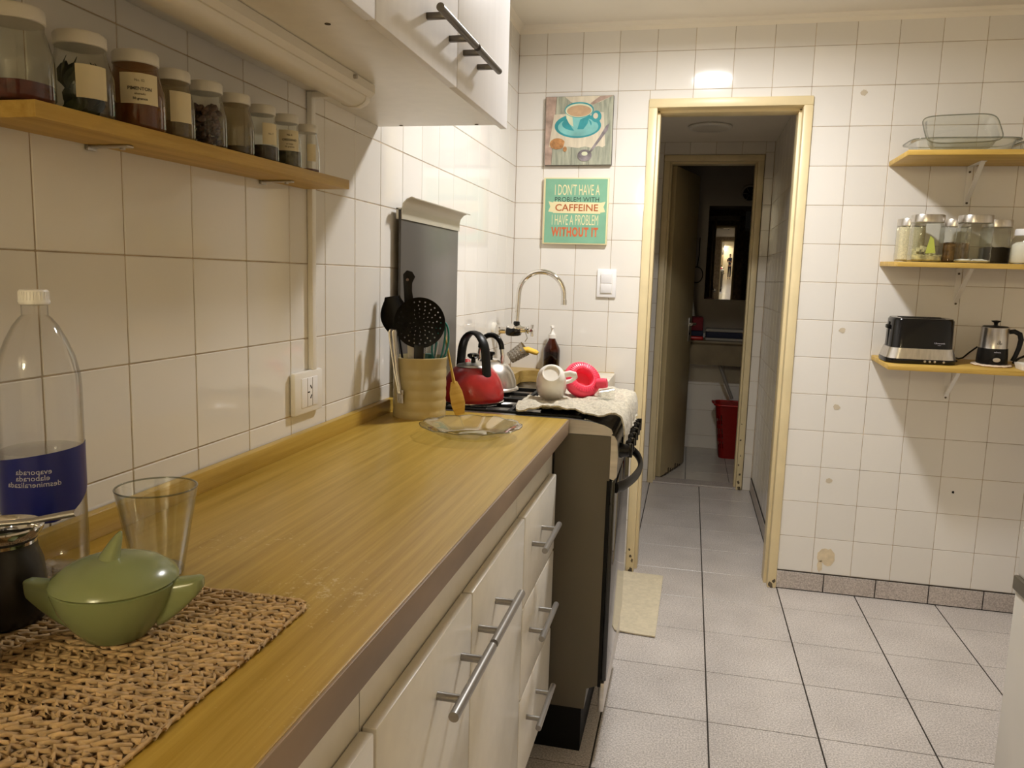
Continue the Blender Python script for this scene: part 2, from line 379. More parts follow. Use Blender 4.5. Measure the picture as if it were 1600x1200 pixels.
# ================================================================== THE ROOM
P = 0.152; Z0 = 2.0577; XC0 = 1.1809; YK0 = -1.8124; CEIL = 2.325
XR = 2.62; YB = -6.3
def tile_set(parent, plane, aspans, bspans, m, at=0.0, th=0.008, gap=0.0018, skip=None, name='tile', tilt=.0012, gapb=None):
    """plane 'x+': face looks to +x (a=y, b=z); 'y-': looks to -y (a=x, b=z); 'x-': looks to -x; 'z': floor (a=x,b=y)"""
    cache = {}
    for a0, a1 in aspans:
        for b0, b1 in bspans:
            if skip and skip(a0, a1, b0, b1): continue
            w_, h_ = a1-a0-gap, b1-b0-(gapb or gap)
            if w_ < .004 or h_ < .004: continue
            key = (round(w_, 4), round(h_, 4))
            if key not in cache:
                bm = bmn()
                if plane == 'z': box(bm, -w_/2, w_/2, -h_/2, h_/2, -th, 0, .0008, 1)
                elif plane in ('y-', 'y+'):
                    s = -1 if plane == 'y-' else 1
                    box(bm, -w_/2, w_/2, min(0, -s*th), max(0, -s*th), -h_/2, h_/2, .0011, 1)
                else:
                    s = 1 if plane == 'x+' else -1
                    box(bm, min(0, -s*th), max(0, -s*th), -w_/2, w_/2, -h_/2, h_/2, .0011, 1)
                bmesh.ops.recalc_face_normals(bm, faces=bm.faces[:])
                me = bpy.data.meshes.new(name); bm.to_mesh(me); bm.free(); me.materials.append(MT[m]); cache[key] = me
            o = bpy.data.objects.new(name, cache[key]); C.objects.link(o); o.parent = parent
            ca, cb = (a0+a1)/2, (b0+b1)/2
            o.location = {'z': (ca, cb, at), 'y-': (ca, at, cb), 'y+': (ca, at, cb), 'x+': (at, ca, cb), 'x-': (at, ca, cb)}[plane]
            r = lambda: random.uniform(-tilt, tilt)
            o.rotation_euler = (r(), 0, r()) if plane[0] == 'y' else ((0, r(), r()) if plane[0] == 'x' else (r()*.5, r()*.5, 0))
def spans(lines, lo, hi):
    ls = [lo]+[l for l in sorted(lines) if lo+.004 < l < hi-.004]+[hi]
    return list(zip(ls, ls[1:]))
ZL = [Z0-r*P for r in range(-3, 15)]
# floor
bm = bmn(); box(bm, -.1, XR, YB, 1.66, -.1, -.0012)
floor = struct('floor', bm, 'floor_grout')
xl = [1.1967+i*.3098 for i in range(-4, 6)]; yl = [-.2171-j*.3078 for j in range(-7, 20)]
tile_set(floor, 'z', spans(xl, .0, XR), spans(yl, YB, 1.60), 'floor_tile', 0.0, .008, .0046, name='floor_tile', tilt=.0006, gapb=.0028,
         skip=lambda a0, a1, b0, b1: (b0 > .1 and (a1 > 1.45 or a1 < .12)) or (a1 < .45 and b1 < -.9 and b0 < -3.2))
# left wall
wall_left = struct('wall_left', B1(-.14, -.0012, YB, .13, -.1, CEIL), 'grout')
tile_set(wall_left, 'x+', spans([YK0+k*P for k in range(-13, 13)], -3.66, 0.0), spans(ZL, .90, CEIL), 'tile')
# back wall with the doorway
DX0, DX1, DZ = .555, 1.1815, 2.018
bm = bmn(); box(bm, -.14, DX0, .0012, .13, -.1, CEIL); box(bm, DX1, XR, .0012, .13, -.1, CEIL); box(bm, DX0, DX1, .0012, .13, DZ, CEIL)
wall_back = struct('wall_back', bm, 'grout')
xs_left = [XC0+.003+c*P for c in range(-8, -4)]; xs_right = [XC0+c*P for c in range(1, 10)]
tile_set(wall_back, 'y-', spans(xs_left, 0.0, DX0), spans(ZL, .0, Z0), 'tile')
tile_set(wall_back, 'y-', spans([XC0+.0025+c*P for c in range(-8, 0)], 0.0, DX1), spans(ZL, Z0, CEIL), 'tile')
tile_set(wall_back, 'y-', spans([XC0+.0025+c*P for c in range(-3, 0)], DX0, DX1), [(DZ, Z0)], 'tile')
tile_set(wall_back, 'y-', spans(xs_right, DX1, XR-.01), spans(ZL, .0817, CEIL), 'tile')
# skirting of cut floor tiles
bb = struct('baseboard_back', B1(DX1+.004, XR, -.004, .0012, 0.0, .0815), 'floor_grout')
tile_set(bb, 'y-', spans([1.381+.203*i for i in range(0, 7)], DX1+.006, XR-.01), [(.002, .0805)], 'base_tile', -.0065, .008, .004, name='skirting_tile', tilt=.004)
# other walls, ceiling
struct('wall_right', B1(XR, XR+.12, YB, .13, -.1, CEIL), 'plain_wall')
struct('wall_rear', B1(-.14, XR+.12, YB-.12, YB, -.1, CEIL), 'plain_wall')
struct('ceiling', B1(-.14, XR+.12, YB-.12, .13, CEIL, CEIL+.1), 'ceiling')
bm = bmn(); prism(bm, [(0, CEIL), (.022, CEIL), (.014, CEIL-.010), (.006, CEIL-.016), (0, CEIL-.03)], 'y', YB, 0.0)
struct('trim_1', bm, 'ceiling')
bm = bmn(); prism(bm, [(0, CEIL), (-.022, CEIL), (-.014, CEIL-.010), (-.006, CEIL-.016), (0, CEIL-.03)], 'x', 0.0, XR)
struct('trim_2', bm, 'ceiling')
# stain and old plug marks on the back wall tiles
def blob(name, x, z, rx, rz, m, seed, y=-.0012):
    bm = bmn(); rr = random.Random(seed); n = 18
    pts = [(x+rx*(1+rr.uniform(-.22, .22))*math.cos(2*math.pi*i/n), z+rz*(1+rr.uniform(-.22, .22))*math.sin(2*math.pi*i/n)) for i in range(n)]
    prism(bm, pts, 'y', y, .002); return obj(name, bm, m, wall_back, 0)
MT['stain'] = mat('glue_stain', (.66, .55, .38), .5, var=.12, vscale=40)
MT['plug'] = mat('old_wall_plug', (.58, .50, .38), .6)
blob('stain_patch', 1.385, .158, .036, .036, 'stain', 3); blob('stain_patch', 1.362, .115, .010, .026, 'stain', 4)
for i, (x, z) in enumerate([(1.374, 2.03), (1.370, 1.109), (1.374, .795), (1.369, .485)]): blob('filled_hole', x, z, .012, .011, 'plug', 20+i)
blob('screw_hole', 1.839, .478, .005, .005, 'black_matt', 31)

# cream steel frame of the doorway (setting)
def door_frame(name, x0, x1, z1, ya, yb, w_, dep):
    bm = bmn()
    for s in (0, 1):
        xa, xb = (x0, x0+w_) if s == 0 else (x1-w_, x1)
        box(bm, xa, xb, ya, yb, 0.0, z1-w_+.001, .004)
        xi, xj = (xa, xb+.012) if s == 0 else (xa-.012, xb)
        box(bm, xi, xj, ya+dep, yb-.02, 0.0, z1-w_-.002, .003)
    box(bm, x0, x1, ya, yb, z1-w_, z1, .004); box(bm, x0+w_*.5, x1-w_*.5, ya+dep, yb-.02, z1-w_-.012, z1-.01, .003)
    return struct(name, bm, 'cream', smooth=35)
fr = door_frame('trim_3', .553, 1.192, 2.022, -.012, .142, .036, .05)
MT['grime'] = mat('chipped_grime', (.10, .075, .045), .8, var=.4, vscale=60)
def chip(parent, x, y, z, s, seed, nx=False):
    bm = bmn(); rr = random.Random(seed); n = 9
    pts = [(s*(1+rr.uniform(-.5, .4))*math.cos(2*math.pi*i/n), s*1.5*(1+rr.uniform(-.5, .4))*math.sin(2*math.pi*i/n)) for i in range(n)]
    prism(bm, [(x+a, z+b) for a, b in pts], 'y', y-.0006, y+.002); obj('paint_chip', bm, 'grime', parent, 0)
for i, (x, z, s) in enumerate([(.572, .075, .005), (.580, .055, .006), (.566, .105, .004), (.576, .012, .009), (1.170, .012, .010), (1.182, .03, .006)]): chip(fr, x, -.012, z, s, i)

# ------------------------------------------------------------------ hall behind the doorway
HX0, HX1, HY = .08, 1.202, 1.60; HC = 2.12
wr = struct('wall_hall_right', B1(HX1+.0012, HX1+.12, .13, HY+.14, -.1, 2.4), 'grout')
tile_set(wr, 'x-', spans([HY-k*P for k in range(1, 10)], .142, HY), spans(ZL, .085, HC), 'tile_hall', HX1)
hb = struct('baseboard_hall', B1(HX1-.004, HX1+.0012, .142, HY, 0, .082), 'floor_grout')
tile_set(hb, 'x-', spans([.4, .6, .8, 1.0, 1.2, 1.4], .142, HY), [(.002, .081)], 'base_tile', HX1-.006, .008, .004, name='skirting_tile')
struct('wall_hall_left', B1(HX0-.12, HX0, .13, HY+.14, -.1, 2.4), 'plain_wall')
IX0, IX1, IZ = .560, 1.150, 2.045
bm = bmn(); box(bm, HX0, IX0, HY+.0012, HY+.11, -.1, 2.4); box(bm, IX1, HX1+.1, HY+.0012, HY+.11, -.1, 2.4); box(bm, IX0, IX1, HY+.0012, HY+.11, IZ, 2.4)
wh = struct('wall_hall_end', bm, 'grout')
tile_set(wh, 'y-', spans([.408, .256], HX0+.02, IX0), spans(ZL, .0, HC), 'tile_hall', HY)
tile_set(wh, 'y-', [(IX1, HX1-.002)], spans(ZL, .0, HC), 'tile_hall', HY)
tile_set(wh, 'y-', spans([.712, .864, 1.016], IX0, IX1), [(IZ, HC)], 'tile_hall', HY)
struct('ceiling_hall', B1(HX0-.1, HX1+.12, .13, HY+.14, HC, HC+.08), 'ceiling')
fr2 = door_frame('trim_4', .562, 1.146, 2.043, HY-.012, HY+.122, .036, .04)
for i, (x, z, s) in enumerate([(1.124, .05, .008), (1.13, .10, .006), (1.118, .16, .005), (1.127, .22, .004), (1.121, .32, .005), (1.13, .012, .014), (1.12, .42, .003)]): chip(fr2, x, HY-.012, z, s, 40+i)
struct('trim_5', B1(.59, 1.12, HY-.01, HY+.115, 0.0, .012, b=.003), MT['base_tile'])
# hall ceiling light plate (off)
hl = thing('hall_ceiling_lamp', 'round flat white ceiling lamp, switched off, in the dark hall', 'ceiling lamp', (.815, 1.10, HC))
bm = bmn(); lathe(bm, [(0, -.002), (.112, -.002), (.116, -.008), (.112, -.016), (.095, -.018)], 40); obj('rim', bm, 'white_plastic', hl)
bm = bmn(); lathe(bm, [(.097, -.017), (.06, -.021), (0, -.022)], 40); obj('diffuser', bm, 'lid_white', hl)

# ------------------------------------------------------------------ small room behind the inner door
RX0, RX1, RY0, RY1, RC = .25, 1.75, HY+.11, 2.80, 2.30
fl2 = struct('floor_small_room', B1(RX0-.1, RX1+.1, HY+.06, RY1+.1, -.1, -.0012), 'floor_grout')
MT['room_floor'] = mat('small_room_floor_tile', (.62, .57, .50), .3, var=.05, vscale=20, rnd=.04)
tile_set(fl2, 'z', spans([.52, .80, 1.08, 1.36], RX0, RX1), spans([1.98, 2.26, 2.54], RY0, RY1), 'room_floor', 0.0, .008, .003, name='floor_tile')
wb2 = struct('wall_small_room_back', B1(RX0-.1, RX1+.1, RY1+.0012, RY1+.12, -.1, 2.4), 'grout')
tile_set(wb2, 'y-', spans([.45, .75, 1.05, 1.35], RX0, RX1), spans([.10, .30, .50, .70], 0.0, .90), 'tile_hall', RY1, tilt=.001)
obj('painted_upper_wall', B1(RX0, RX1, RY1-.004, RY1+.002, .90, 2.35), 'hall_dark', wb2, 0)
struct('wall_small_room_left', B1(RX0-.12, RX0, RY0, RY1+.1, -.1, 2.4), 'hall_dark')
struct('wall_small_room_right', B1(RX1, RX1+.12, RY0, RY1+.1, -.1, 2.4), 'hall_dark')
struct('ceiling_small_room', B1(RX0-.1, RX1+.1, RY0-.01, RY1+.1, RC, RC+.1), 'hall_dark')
# open door leaf
dr = bpy.data.objects.new('door_1', None); C.objects.link(dr); dr.location = (.602, 1.712, 0.0); dr.rotation_euler = (0, 0, math.radians(73.5)); dr['kind'] = 'structure'
MT['door_paint'] = mat('door_cream_gloss', (.50, .41, .23), .4, var=.08, vscale=5)
obj('leaf', B1(0, .515, -.038, 0.0, .015, 1.995, b=.003), 'door_paint', dr, 35)
bm = bmn(); tube(bm, [(.46, -.038, 1.0), (.46, -.075, 1.0)], .008, 10); tube(bm, [(.462, -.078, 1.0), (.36, -.078, 1.0)], .009, 10); hnd = obj('handle', bm, 'dull_steel', dr)
obj('escutcheon', B1(.44, .48, -.041, -.037, .88, 1.04, b=.001), 'dull_steel', dr)
bm = bmn(); lathe(bm, [(0, 0), (.008, 0), (.008, .004), (0, .004)], 12, (.46, -.04, .93), (0, -1, 0)); obj('keyhole', bm, 'black_matt', dr)
bm = bmn()
for k in range(7): box(bm, .40-.05*k+.005, .43-.05*k, -.0395, .001, .008, .020+.012*(k % 3), .002)
obj('worn_bottom_edge', bm, 'grime', dr, 0)

# ================================================================== CEILING LAMP
lp = thing('ceiling_lamp', 'round lit flat ceiling lamp above the stove aisle', 'ceiling lamp', (LAMP[0], LAMP[1], CEIL))
bm = bmn(); lathe(bm, [(0, 0), (.115, 0), (.115, -.012), (.108, -.020), (.088, -.022), (.088, -.019)], 48); obj('rim', bm, 'white_plastic', lp)
MT['lamp_glow'] = mat('lamp_diffuser', (.9, .9, .9), .5, emit=(LAMP_COLOR, 30.0))
bm = bmn(); lathe(bm, [(.088, -.0195), (.05, -.0215), (0, -.022)], 48); obj('diffuser', bm, 'lamp_glow', lp)
ld = bpy.data.lights.new('ceiling_lamp_light', 'AREA'); ld.shape = 'DISK'; ld.size = .17; ld.spread = math.radians(172); ld.energy = LAMP_POWER; ld.color = LAMP_COLOR
lo = bpy.data.objects.new('lamp_light', ld); C.objects.link(lo); lo.parent = lp; lo.location = (0, 0, -.025)
# unseen globe behind the camera, added as fill light to brighten the foreground
l2 = thing('fill_globe', 'large white globe added out of view as fill light', 'ceiling lamp', (.30, -5.40, CEIL))
bm = bmn(); lathe(bm, [(0, 0), (.07, 0), (.07, -.02), (.05, -.03), (0, -.03)], 32); obj('canopy', bm, 'white_plastic', l2)
MT['fill_glow'] = mat('fill_glow', (.9, .9, .9), .5, emit=(FILL_COLOR, FILL_POWER))
bm = bmn(); lathe(bm, [(.045, -.028), (.11, -.05), (.165, -.10), (.185, -.165), (.17, -.23), (.12, -.29), (.06, -.315), (0, -.32)], 40); obj('globe', bm, 'fill_glow', l2, 60)

# ================================================================== WORKTOP AND BASE CABINETS
ZT = .925; TE = -1.405; TS = -3.6
wt = thing('worktop', 'long olive-brown wooden worktop with scratched surface on the base cabinets', 'worktop', (.24, TE, ZT-.04))
bm = bmn(); box(bm, .001-.24, .476-.24, TS-TE, 0, .001, .040, .003); obj('slab', bm, 'top_wood', wt)
bm = bmn(); box(bm, .474-.24, .4785-.24, TS-TE, -.001, 0, .0385, .001); obj('edge_band', bm, 'top_edge', wt)
bm = bmn(); box(bm, .002-.24, .020-.24, TS-TE, -.045, .038, .040+.034, .003); obj('upstand', bm, 'top_wood', wt)

def bar_handle(parent, y0, y1, z, x0, xb, r, m='grey_bar', name='handle', side=1):
    bm = bmn(); tube(bm, [(xb, y0, z), (xb, y1, z)], r, 16)
    L_ = y1-y0
    for t in (.18, .82): tube(bm, [(x0-.002, y0+L_*t, z), (xb, y0+L_*t, z)], r*.82, 12)
    return obj(name, bm, m, parent, 40)
def cab_body(parent, y0, y1, z0, z1, x1):
    bm = bmn(); box(bm, .004, x1, y0, y1, z0, z1); return obj('body', bm, 'white_lam', parent, 0)
FX0, FX1 = .441, .459
# drawer unit
u1 = thing('drawer_cabinet', 'white base cabinet with three drawers beside the black stove', 'cabinet', (.23, -1.63, 0))
def S(parent, o): return o
ox, oy = .23, -1.63
def loc_box(px, py, x0, x1, y0, y1, z0, z1, b=0.0): return B1(x0-px, x1-px, y0-py, y1-py, z0, z1, b=b)
def unit_body(root, px, py, y0, y1):
    obj('body', loc_box(px, py, .004, .440, y0, y1, .19, .885), 'white_lam', root, 0)
    obj('plinth', loc_box(px, py, .006, .385, y0+.001, y1-.001, 0.0, .19), 'plinth_dark', root, 0)
unit_body(u1, .23, -1.63, -1.836, -1.415)
for z0, z1, hz in ((.592, .790, .707), (.382, .588, .508), (.165, .378, .300)):
    d = obj('drawer', loc_box(.23, -1.63, FX0, FX1, -1.832, -1.452, z0, z1, b=.003), 'white_lam', u1)
    bm = bmn(); y0, y1, x0, xb = -1.79+1.63, -1.60+1.63, FX1-.23, .494-.23
    tube(bm, [(xb, y0, hz), (xb, y1, hz)], .0065, 16)
    for t in (.2, .8): tube(bm, [(x0-.002, y0+(y1-y0)*t, hz), (xb, y0+(y1-y0)*t, hz)], .0055, 12)
    obj('handle', bm, 'grey_bar', d, 40)
def door_unit(label, y0, y1, ym, hz, grp=None):
    py = (y0+y1)/2
    u = thing('door_cabinet', label, 'cabinet', (.23, py, 0), group=grp); unit_body(u, .23, py, y0, y1)
    for k, (a, b_) in enumerate(((y0+.002, ym-.002), (ym+.002, y1-.002))):
        d = obj('door', loc_box(.23, py, FX0, FX1+.002*k*0, a, b_, .165, .790, b=.003), 'white_lam', u)
        h0, h1 = (ym-.012-.205, ym-.012) if k == 0 else (ym-.002, ym+.203)
        bm = bmn(); xb = .496-.23; x0 = FX1-.23
        tube(bm, [(xb, h0-py, hz), (xb, h1-py, hz)], .0072, 16)
        for t in (.22, .78): tube(bm, [(x0-.002, h0+(h1-h0)*t-py, hz), (xb, h0+(h1-h0)*t-py, hz)], .006, 12)
        obj('handle', bm, 'grey_bar', d, 40)
    return u
door_unit('white two-door base cabinet with long grey bar handles next to the drawers', -2.626, -1.838, -2.238, .712)
door_unit('white two-door base cabinet beneath the jute placemat', -3.42, -2.628, -3.02, .712)

# ================================================================== UPPER CABINET
UZ = 1.636; UD = .302; UF = .320
uc = thing('wall_cabinet', 'white grained wall cabinet with dark bar handles hung under the ceiling', 'cabinet', (.15, -2.6, UZ))
def ub(x0, x1, y0, y1, z0, z1, b=0.0): return B1(x0-.15, x1-.15, y0+2.6, y1+2.6, z0-UZ, z1-UZ, b=b)
obj('body', ub(.001, UD-.001, -3.45, -1.525, UZ, CEIL-.002, b=.001), 'white_lam', uc)
obj('bottom_edge_strip', ub(UD-.001, UD+.006, -3.45, -1.527, UZ-.002, UZ+.014, b=.001), 'lam_edge', uc)
ys = [-3.44, -3.06, -2.69, -2.306, -1.921, -1.515]
for k in range(5):
    d = obj('door', ub(UD+.002, UF, ys[k]+.002, ys[k+1]-.002, UZ-.008, CEIL-.006, b=.0015), 'white_wood', uc)
    if k in (3, 4) or k in (1, 2):
        h0, h1 = (ys[k+1]-.008-.205, ys[k+1]-.008) if k in (1, 3) else (ys[k]+.006, ys[k]+.172)
        bm = bmn(); xb = .356-.15; hz = 1.700-UZ
        tube(bm, [(xb, h0+2.6, hz), (xb, h1+2.6, hz)], .0068, 16)
        for t in (.2, .8): box(bm, UF-.15-.001, xb, h0+(h1-h0)*t+2.6-.005, h0+(h1-h0)*t+2.6+.005, hz-.005, hz+.005, .001)
        obj('handle', bm, 'dark_bar', d, 40)
for x, y in ((.045, -2.287), (.234, -2.277), (.063, -1.536), (.251, -1.536)):
    bm = bmn(); lathe(bm, [(0, -.0008), (.0045, -.0008), (.0045, .002), (0, .002)], 14, (x-.15, y+2.6, 0)); obj('screw_cap', bm, 'grime', uc)
# fluorescent batten under it
fb = thing('fluorescent_batten', 'long beige fluorescent batten light fixed beneath the wall cabinet', 'light fixture', (.125, -2.4, UZ))
bm = bmn(); prism(bm, [(.034, -.001), (.034, -.016), (.026, -.024), (-.034, -.024), (-.034, -.001)], 'y', -.75, .475); obj('housing', bm, 'lid_white', fb)
bm = bmn(); prism(bm, [(-.030, -.023), (-.030, -.030), (-.026, -.036), (-.014, -.041), (.002, -.041), (.014, -.036), (.020, -.030), (.022, -.023)], 'y', -.72, .462); obj('cover', bm, 'lid_white', fb)
bm = bmn(); prism(bm, [(-.032, -.022), (-.032, -.031), (-.027, -.038), (-.014, -.043), (.003, -.043), (.016, -.037), (.022, -.031), (.024, -.022)], 'y', .460, .478, b=.001); obj('end_cap', bm, 'white_plastic', fb)
bm = bmn(); lathe(bm, [(0, 0), (.004, 0), (.004, .006), (0, .007)], 12, (.034, .38, -.008), (1, 0, 0)); obj('screw', bm, 'dull_steel', fb)
# cable trunking and outlet
ct = thing('cable_trunking', 'thin white cable trunking running down the left wall from cabinet to socket', 'cable trunking', (0, -1.885, 1.08))
bm = bmn(); box(bm, .0005, .012, -.0085, .0085, 0, UZ-1.08-.0005, .0015); obj('upright', bm, 'white_plastic', ct)
bm = bmn(); box(bm, .012, .11, -.0085, .0085, UZ-1.08-.0125, UZ-1.08-.0006, .0015); obj('arm', bm, 'white_plastic', ct)
oz = 1.0375
ol = thing('wall_socket', 'white wall socket with three slanted slots above the worktop', 'socket', (0, -1.912, oz))
obj('plate', B1(.001, .013, -.060, .060, -.0435, .0435, b=.004), 'white_plastic', ol)
obj('insert', B1(.011, .0145, -.034, .034, -.030, .030, b=.001), 'white_bright', ol)
bm = bmn(); box(bm, .0143, .0149, .0105, .0113, -.029, .029); box(bm, .0143, .0149, -.0113, -.0105, -.029, .029); obj('seam', bm, 'ink_soft', ol)
for dy, dz, a in ((-.006, 0, 0), (.004, .010, 35), (.004, -.010, -35)):
    bm = bmn(); box(bm, -.0006, .0006, -.0042 if a == 0 else -.0012, .0042 if a == 0 else .0012, -.0012 if a == 0 else -.0042, .0012 if a == 0 else .0042)
    o = obj('slot', bm, 'black_matt', ol, 0, loc=(.0147, dy, dz)); o.rotation_euler = (math.radians(a), 0, 0)

# ================================================================== LEFT SPICE SHELF
TIL = .0167
sl = thing('spice_shelf', 'narrow pine spice shelf on the left wall under the wall cabinet', 'shelf', (0, -2.28, 1.4385), (TIL, 0, 0))
obj('board', B1(.0015, .098, -.385, .375, 0, .018, b=.0015), 'pine', sl)
for y in (-.20, .215):
    bm = bmn(); box(bm, .002, .006, -.008, .008, -.007, 0.0, .0008); box(bm, .002, .062, -.006, .006, -.0035, -.0002, .0008)
    br = obj('bracket', bm, 'dull_steel', sl, loc=(0, y, 0))
    bm = bmn(); lathe(bm, [(0, -.006), (.0035, -.006), (.0035, -.003), (0, -.003)], 10, (.05, 0, 0)); obj('screw', bm, 'dull_steel', br)
def jar_profile(r, h):
    return [(r*.80, 0), (r*.92, .002), (r, .008), (r, h*.46), (r*.985, h*.52), (r*.83, h*.72), (r*.78, h*.78), (r*.78, h*.86)]
def spice_jar(label, y, r, h, fill, fh, lab=None, ang=0.0, txt=None, fillshape='flat', tint='jar_glass'):
    zb = 1.4385+.0185+(y+2.28)*math.sin(TIL)
    t = thing('spice_jar', label, 'jar', (.047, y, zb), (TIL, 0, 0), 'spice jars on the left shelf')
    pr = jar_profile(r, h)
    bm = bmn(); lathe(bm, [(0, 0)]+pr, 28, sq=2.4); obj('glass_body', bm, tint, t, 50)
    if fill:
        bm = bmn(); k = .955; top = fh*h
        pf = [(0, .0025)]+[(rr*k, zz+.0025) for rr, zz in pr if zz < top]
        lastr = pf[-1][0]; pf += [(lastr, top), (lastr*.7, top+(.002 if fillshape == 'flat' else .006)), (0, top+(.001 if fillshape == 'flat' else .008))]
        lathe(bm, pf, 28, sq=2.4); obj('contents', bm, fill, t, 40)
    lr = r*.87
    bm = bmn(); lathe(bm, [(0, h*.845), (lr*.96, h*.845), (lr, h*.855), (lr, h*.975), (lr*.93, h), (0, h)], 32); obj('lid', bm, 'lid_white', t, 40)
    if lab:
        w_, l0, l1 = lab; a0 = math.radians(ang); rl = r*1.012; bm = bmn(); n = 10
        def q(u, v):
            a = a0 - (u-.5)*w_/r
            ct_, st_ = math.cos(a), math.sin(a); kk = (abs(ct_)**2.4+abs(st_)**2.4)**(-1/2.4)
            return Vector((rl*kk*ct_, rl*kk*st_, h*(l0+(l1-l0)*v)))
        sheet(bm, n, 2, q, .0004); lb = obj('label_paper', bm, 'paper', t, 40)
        if txt:
            for s_, sz, fz, mm in txt:
                kk = (abs(math.cos(a0))**2.4+abs(math.sin(a0))**2.4)**(-1/2.4)
                curved_text('printed_word', s_, sz, mm, lb, rl*kk+.0009, a0, h*fz, bold=.0001)
    return t
MT['f_red'] = mat('red_spice', (.10, .018, .012), .9, var=.5, vscale=90)
MT['f_brown'] = mat('paprika', (.23, .045, .02), .9, var=.2, vscale=120)
MT['f_green'] = mat('bay_leaves', (.035, .045, .02), .8, var=.6, vscale=40)
MT['f_dark'] = mat('dark_spice', (.05, .035, .025), .9, var=.5, vscale=160)
MT['f_tan'] = mat('tan_spice', (.25, .19, .10), .9, var=.35, vscale=120)
MT['f_olive'] = mat('olive_herb', (.10, .09, .05), .9, var=.4, vscale=150)
MT['jar_amber'] = glass('paprika_dusted_glass', (.62, .42, .22), cloud=.28, body=(.30, .15, .05))
MT['jar_dusty'] = glass('dusty_glass', (.70, .64, .50), cloud=.22, body=(.35, .28, .16))
spice_jar('clear spice jar with a thin red layer at the bottom, at shelf start', -2.632, .0335, .100, 'f_red', .22)
j2 = spice_jar('spice jar packed with dark green leaves and a blank paper label', -2.540, .033, .098, None, 0, (.034, .22, .60), -30)
bm = bmn(); rr = random.Random(5)
for k in range(48):
    a = rr.uniform(0, 6.28); r0 = rr.uniform(.003, .020); z = rr.uniform(.012, .06); tl = rr.uniform(.022, .034)
    c0 = Vector((r0*math.cos(a), r0*math.sin(a), z)); dz = rr.uniform(-.5, .5); dv = Vector((math.cos(a+1.6)*.5, math.sin(a+1.6)*.5, 1+dz)).normalized(); sd = Vector((math.cos(a*2), math.sin(a*2), .1)).normalized()
    def leaf(u, v):
        wv = .011*math.sin(math.pi*min(.98, max(.02, u)))
        p = c0+dv*(u-.5)*tl+sd*(v-.5)*2*wv+Vector((math.cos(a), math.sin(a), 0))*.003*math.sin(u*3.1)
        q = Vector((p.x, p.y)); L_ = q.length
        if L_ > .0255: p.x *= .0255/L_; p.y *= .0255/L_
        p.z = min(max(p.z, .004), .078); return p
    sheet(bm, 4, 2, leaf, .0005)
o = obj('bay_leaves', bm, 'f_green', j2, 40); o['kind'] = 'stuff'
spice_jar('amber-dusted spice jar labelled PIMENTON', -2.445, .0325, .101, 'f_brown', .34, (.046, .33, .70), -46, [('No. 02', .0042, .61, 'ink_soft'), ('PIMENTON', .0058, .51, 'ink'), ('ahumado', .0036, .45, 'ink_soft'), ('50 gramos', .0042, .39, 'ink')], tint='jar_amber')
spice_jar('spice jar with a blank paper label and brown powder at its base', -2.372, .0275, .096, 'f_tan', .27, (.030, .26, .68), -30, tint='jar_dusty')
j5 = spice_jar('spice jar full of dark shrivelled dried pods, no label', -2.296, .0285, .097, None, 0)
bm = bmn(); rr = random.Random(8)
for k in range(120):
    a = rr.uniform(0, 6.28); r0 = rr.uniform(.0, .018); z = rr.uniform(.010, .062)
    d = Vector((rr.uniform(-1, 1), rr.uniform(-1, 1), rr.uniform(-.7, .7))).normalized()*rr.uniform(.005, .008)
    p = Vector((r0*math.cos(a), r0*math.sin(a), z)); tube(bm, [p-d, p-d*.4+Vector((0, 0, .001)), p+d*.4, p+d], [.0015, .0042, .0045, .0012], 6)
MT['f_pod'] = mat('dried_pods', (.11, .06, .045), .6, var=.6, vscale=60)
o = obj('dried_pods', bm, 'f_pod', j5, 50); o['kind'] = 'stuff'
spice_jar('dusty brown spice jar without label, nearly empty', -2.218, .0270, .096, 'f_dark', .16, tint='jar_dusty')
spice_jar('spice jar with purple-grey seeds and a turned paper label', -2.138, .0255, .095, 'f_dark', .30, (.026, .32, .68), -30, [('No. 7', .0040, .50, 'ink_soft')])
spice_jar('spice jar labelled OREGANO half full of dark herb', -2.057, .0245, .095, 'f_olive', .34, (.036, .33, .70), -50, [('No. 8', .0040, .61, 'ink_soft'), ('OREGANO', .0052, .52, 'ink'), ('en hojas', .0036, .45, 'ink_soft'), ('30 gramos', .0040, .40, 'ink_soft')])
spice_jar('nearly empty spice jar with a beige label at shelf end beside the trunking', -1.980, .0220, .091, 'f_red', .10, (.016, .26, .60), -42, tint='glass')

# ================================================================== STOVE
SY0, SY1, SXF = -1.395, -.885, .588      # near side, far side, front of the body
st = thing('gas_stove', 'dark freestanding gas stove with raised smoked glass lid and arched oven handle', 'stove', (.30, -1.14, 0))
def sb(x0, x1, y0, y1, z0, z1, b=0.0): return B1(x0-.30, x1-.30, y0+1.14, y1+1.14, z0, z1, b=b)
bm = bmn()
prism(bm, [(p[0]-.30, p[1]) for p in [(.03, .13), (.548, .13), (.553, .19), (.588, .205), (.588, .885), (.03, .885)]], 'y', SY0+1.14, SY1+1.14); obj('body', bm, 'stove_side', st, 30)
obj('side_seam', sb(.44, .4425, SY0-.0008, SY0+.001, .2, .84), 'black_matt', st, 0)
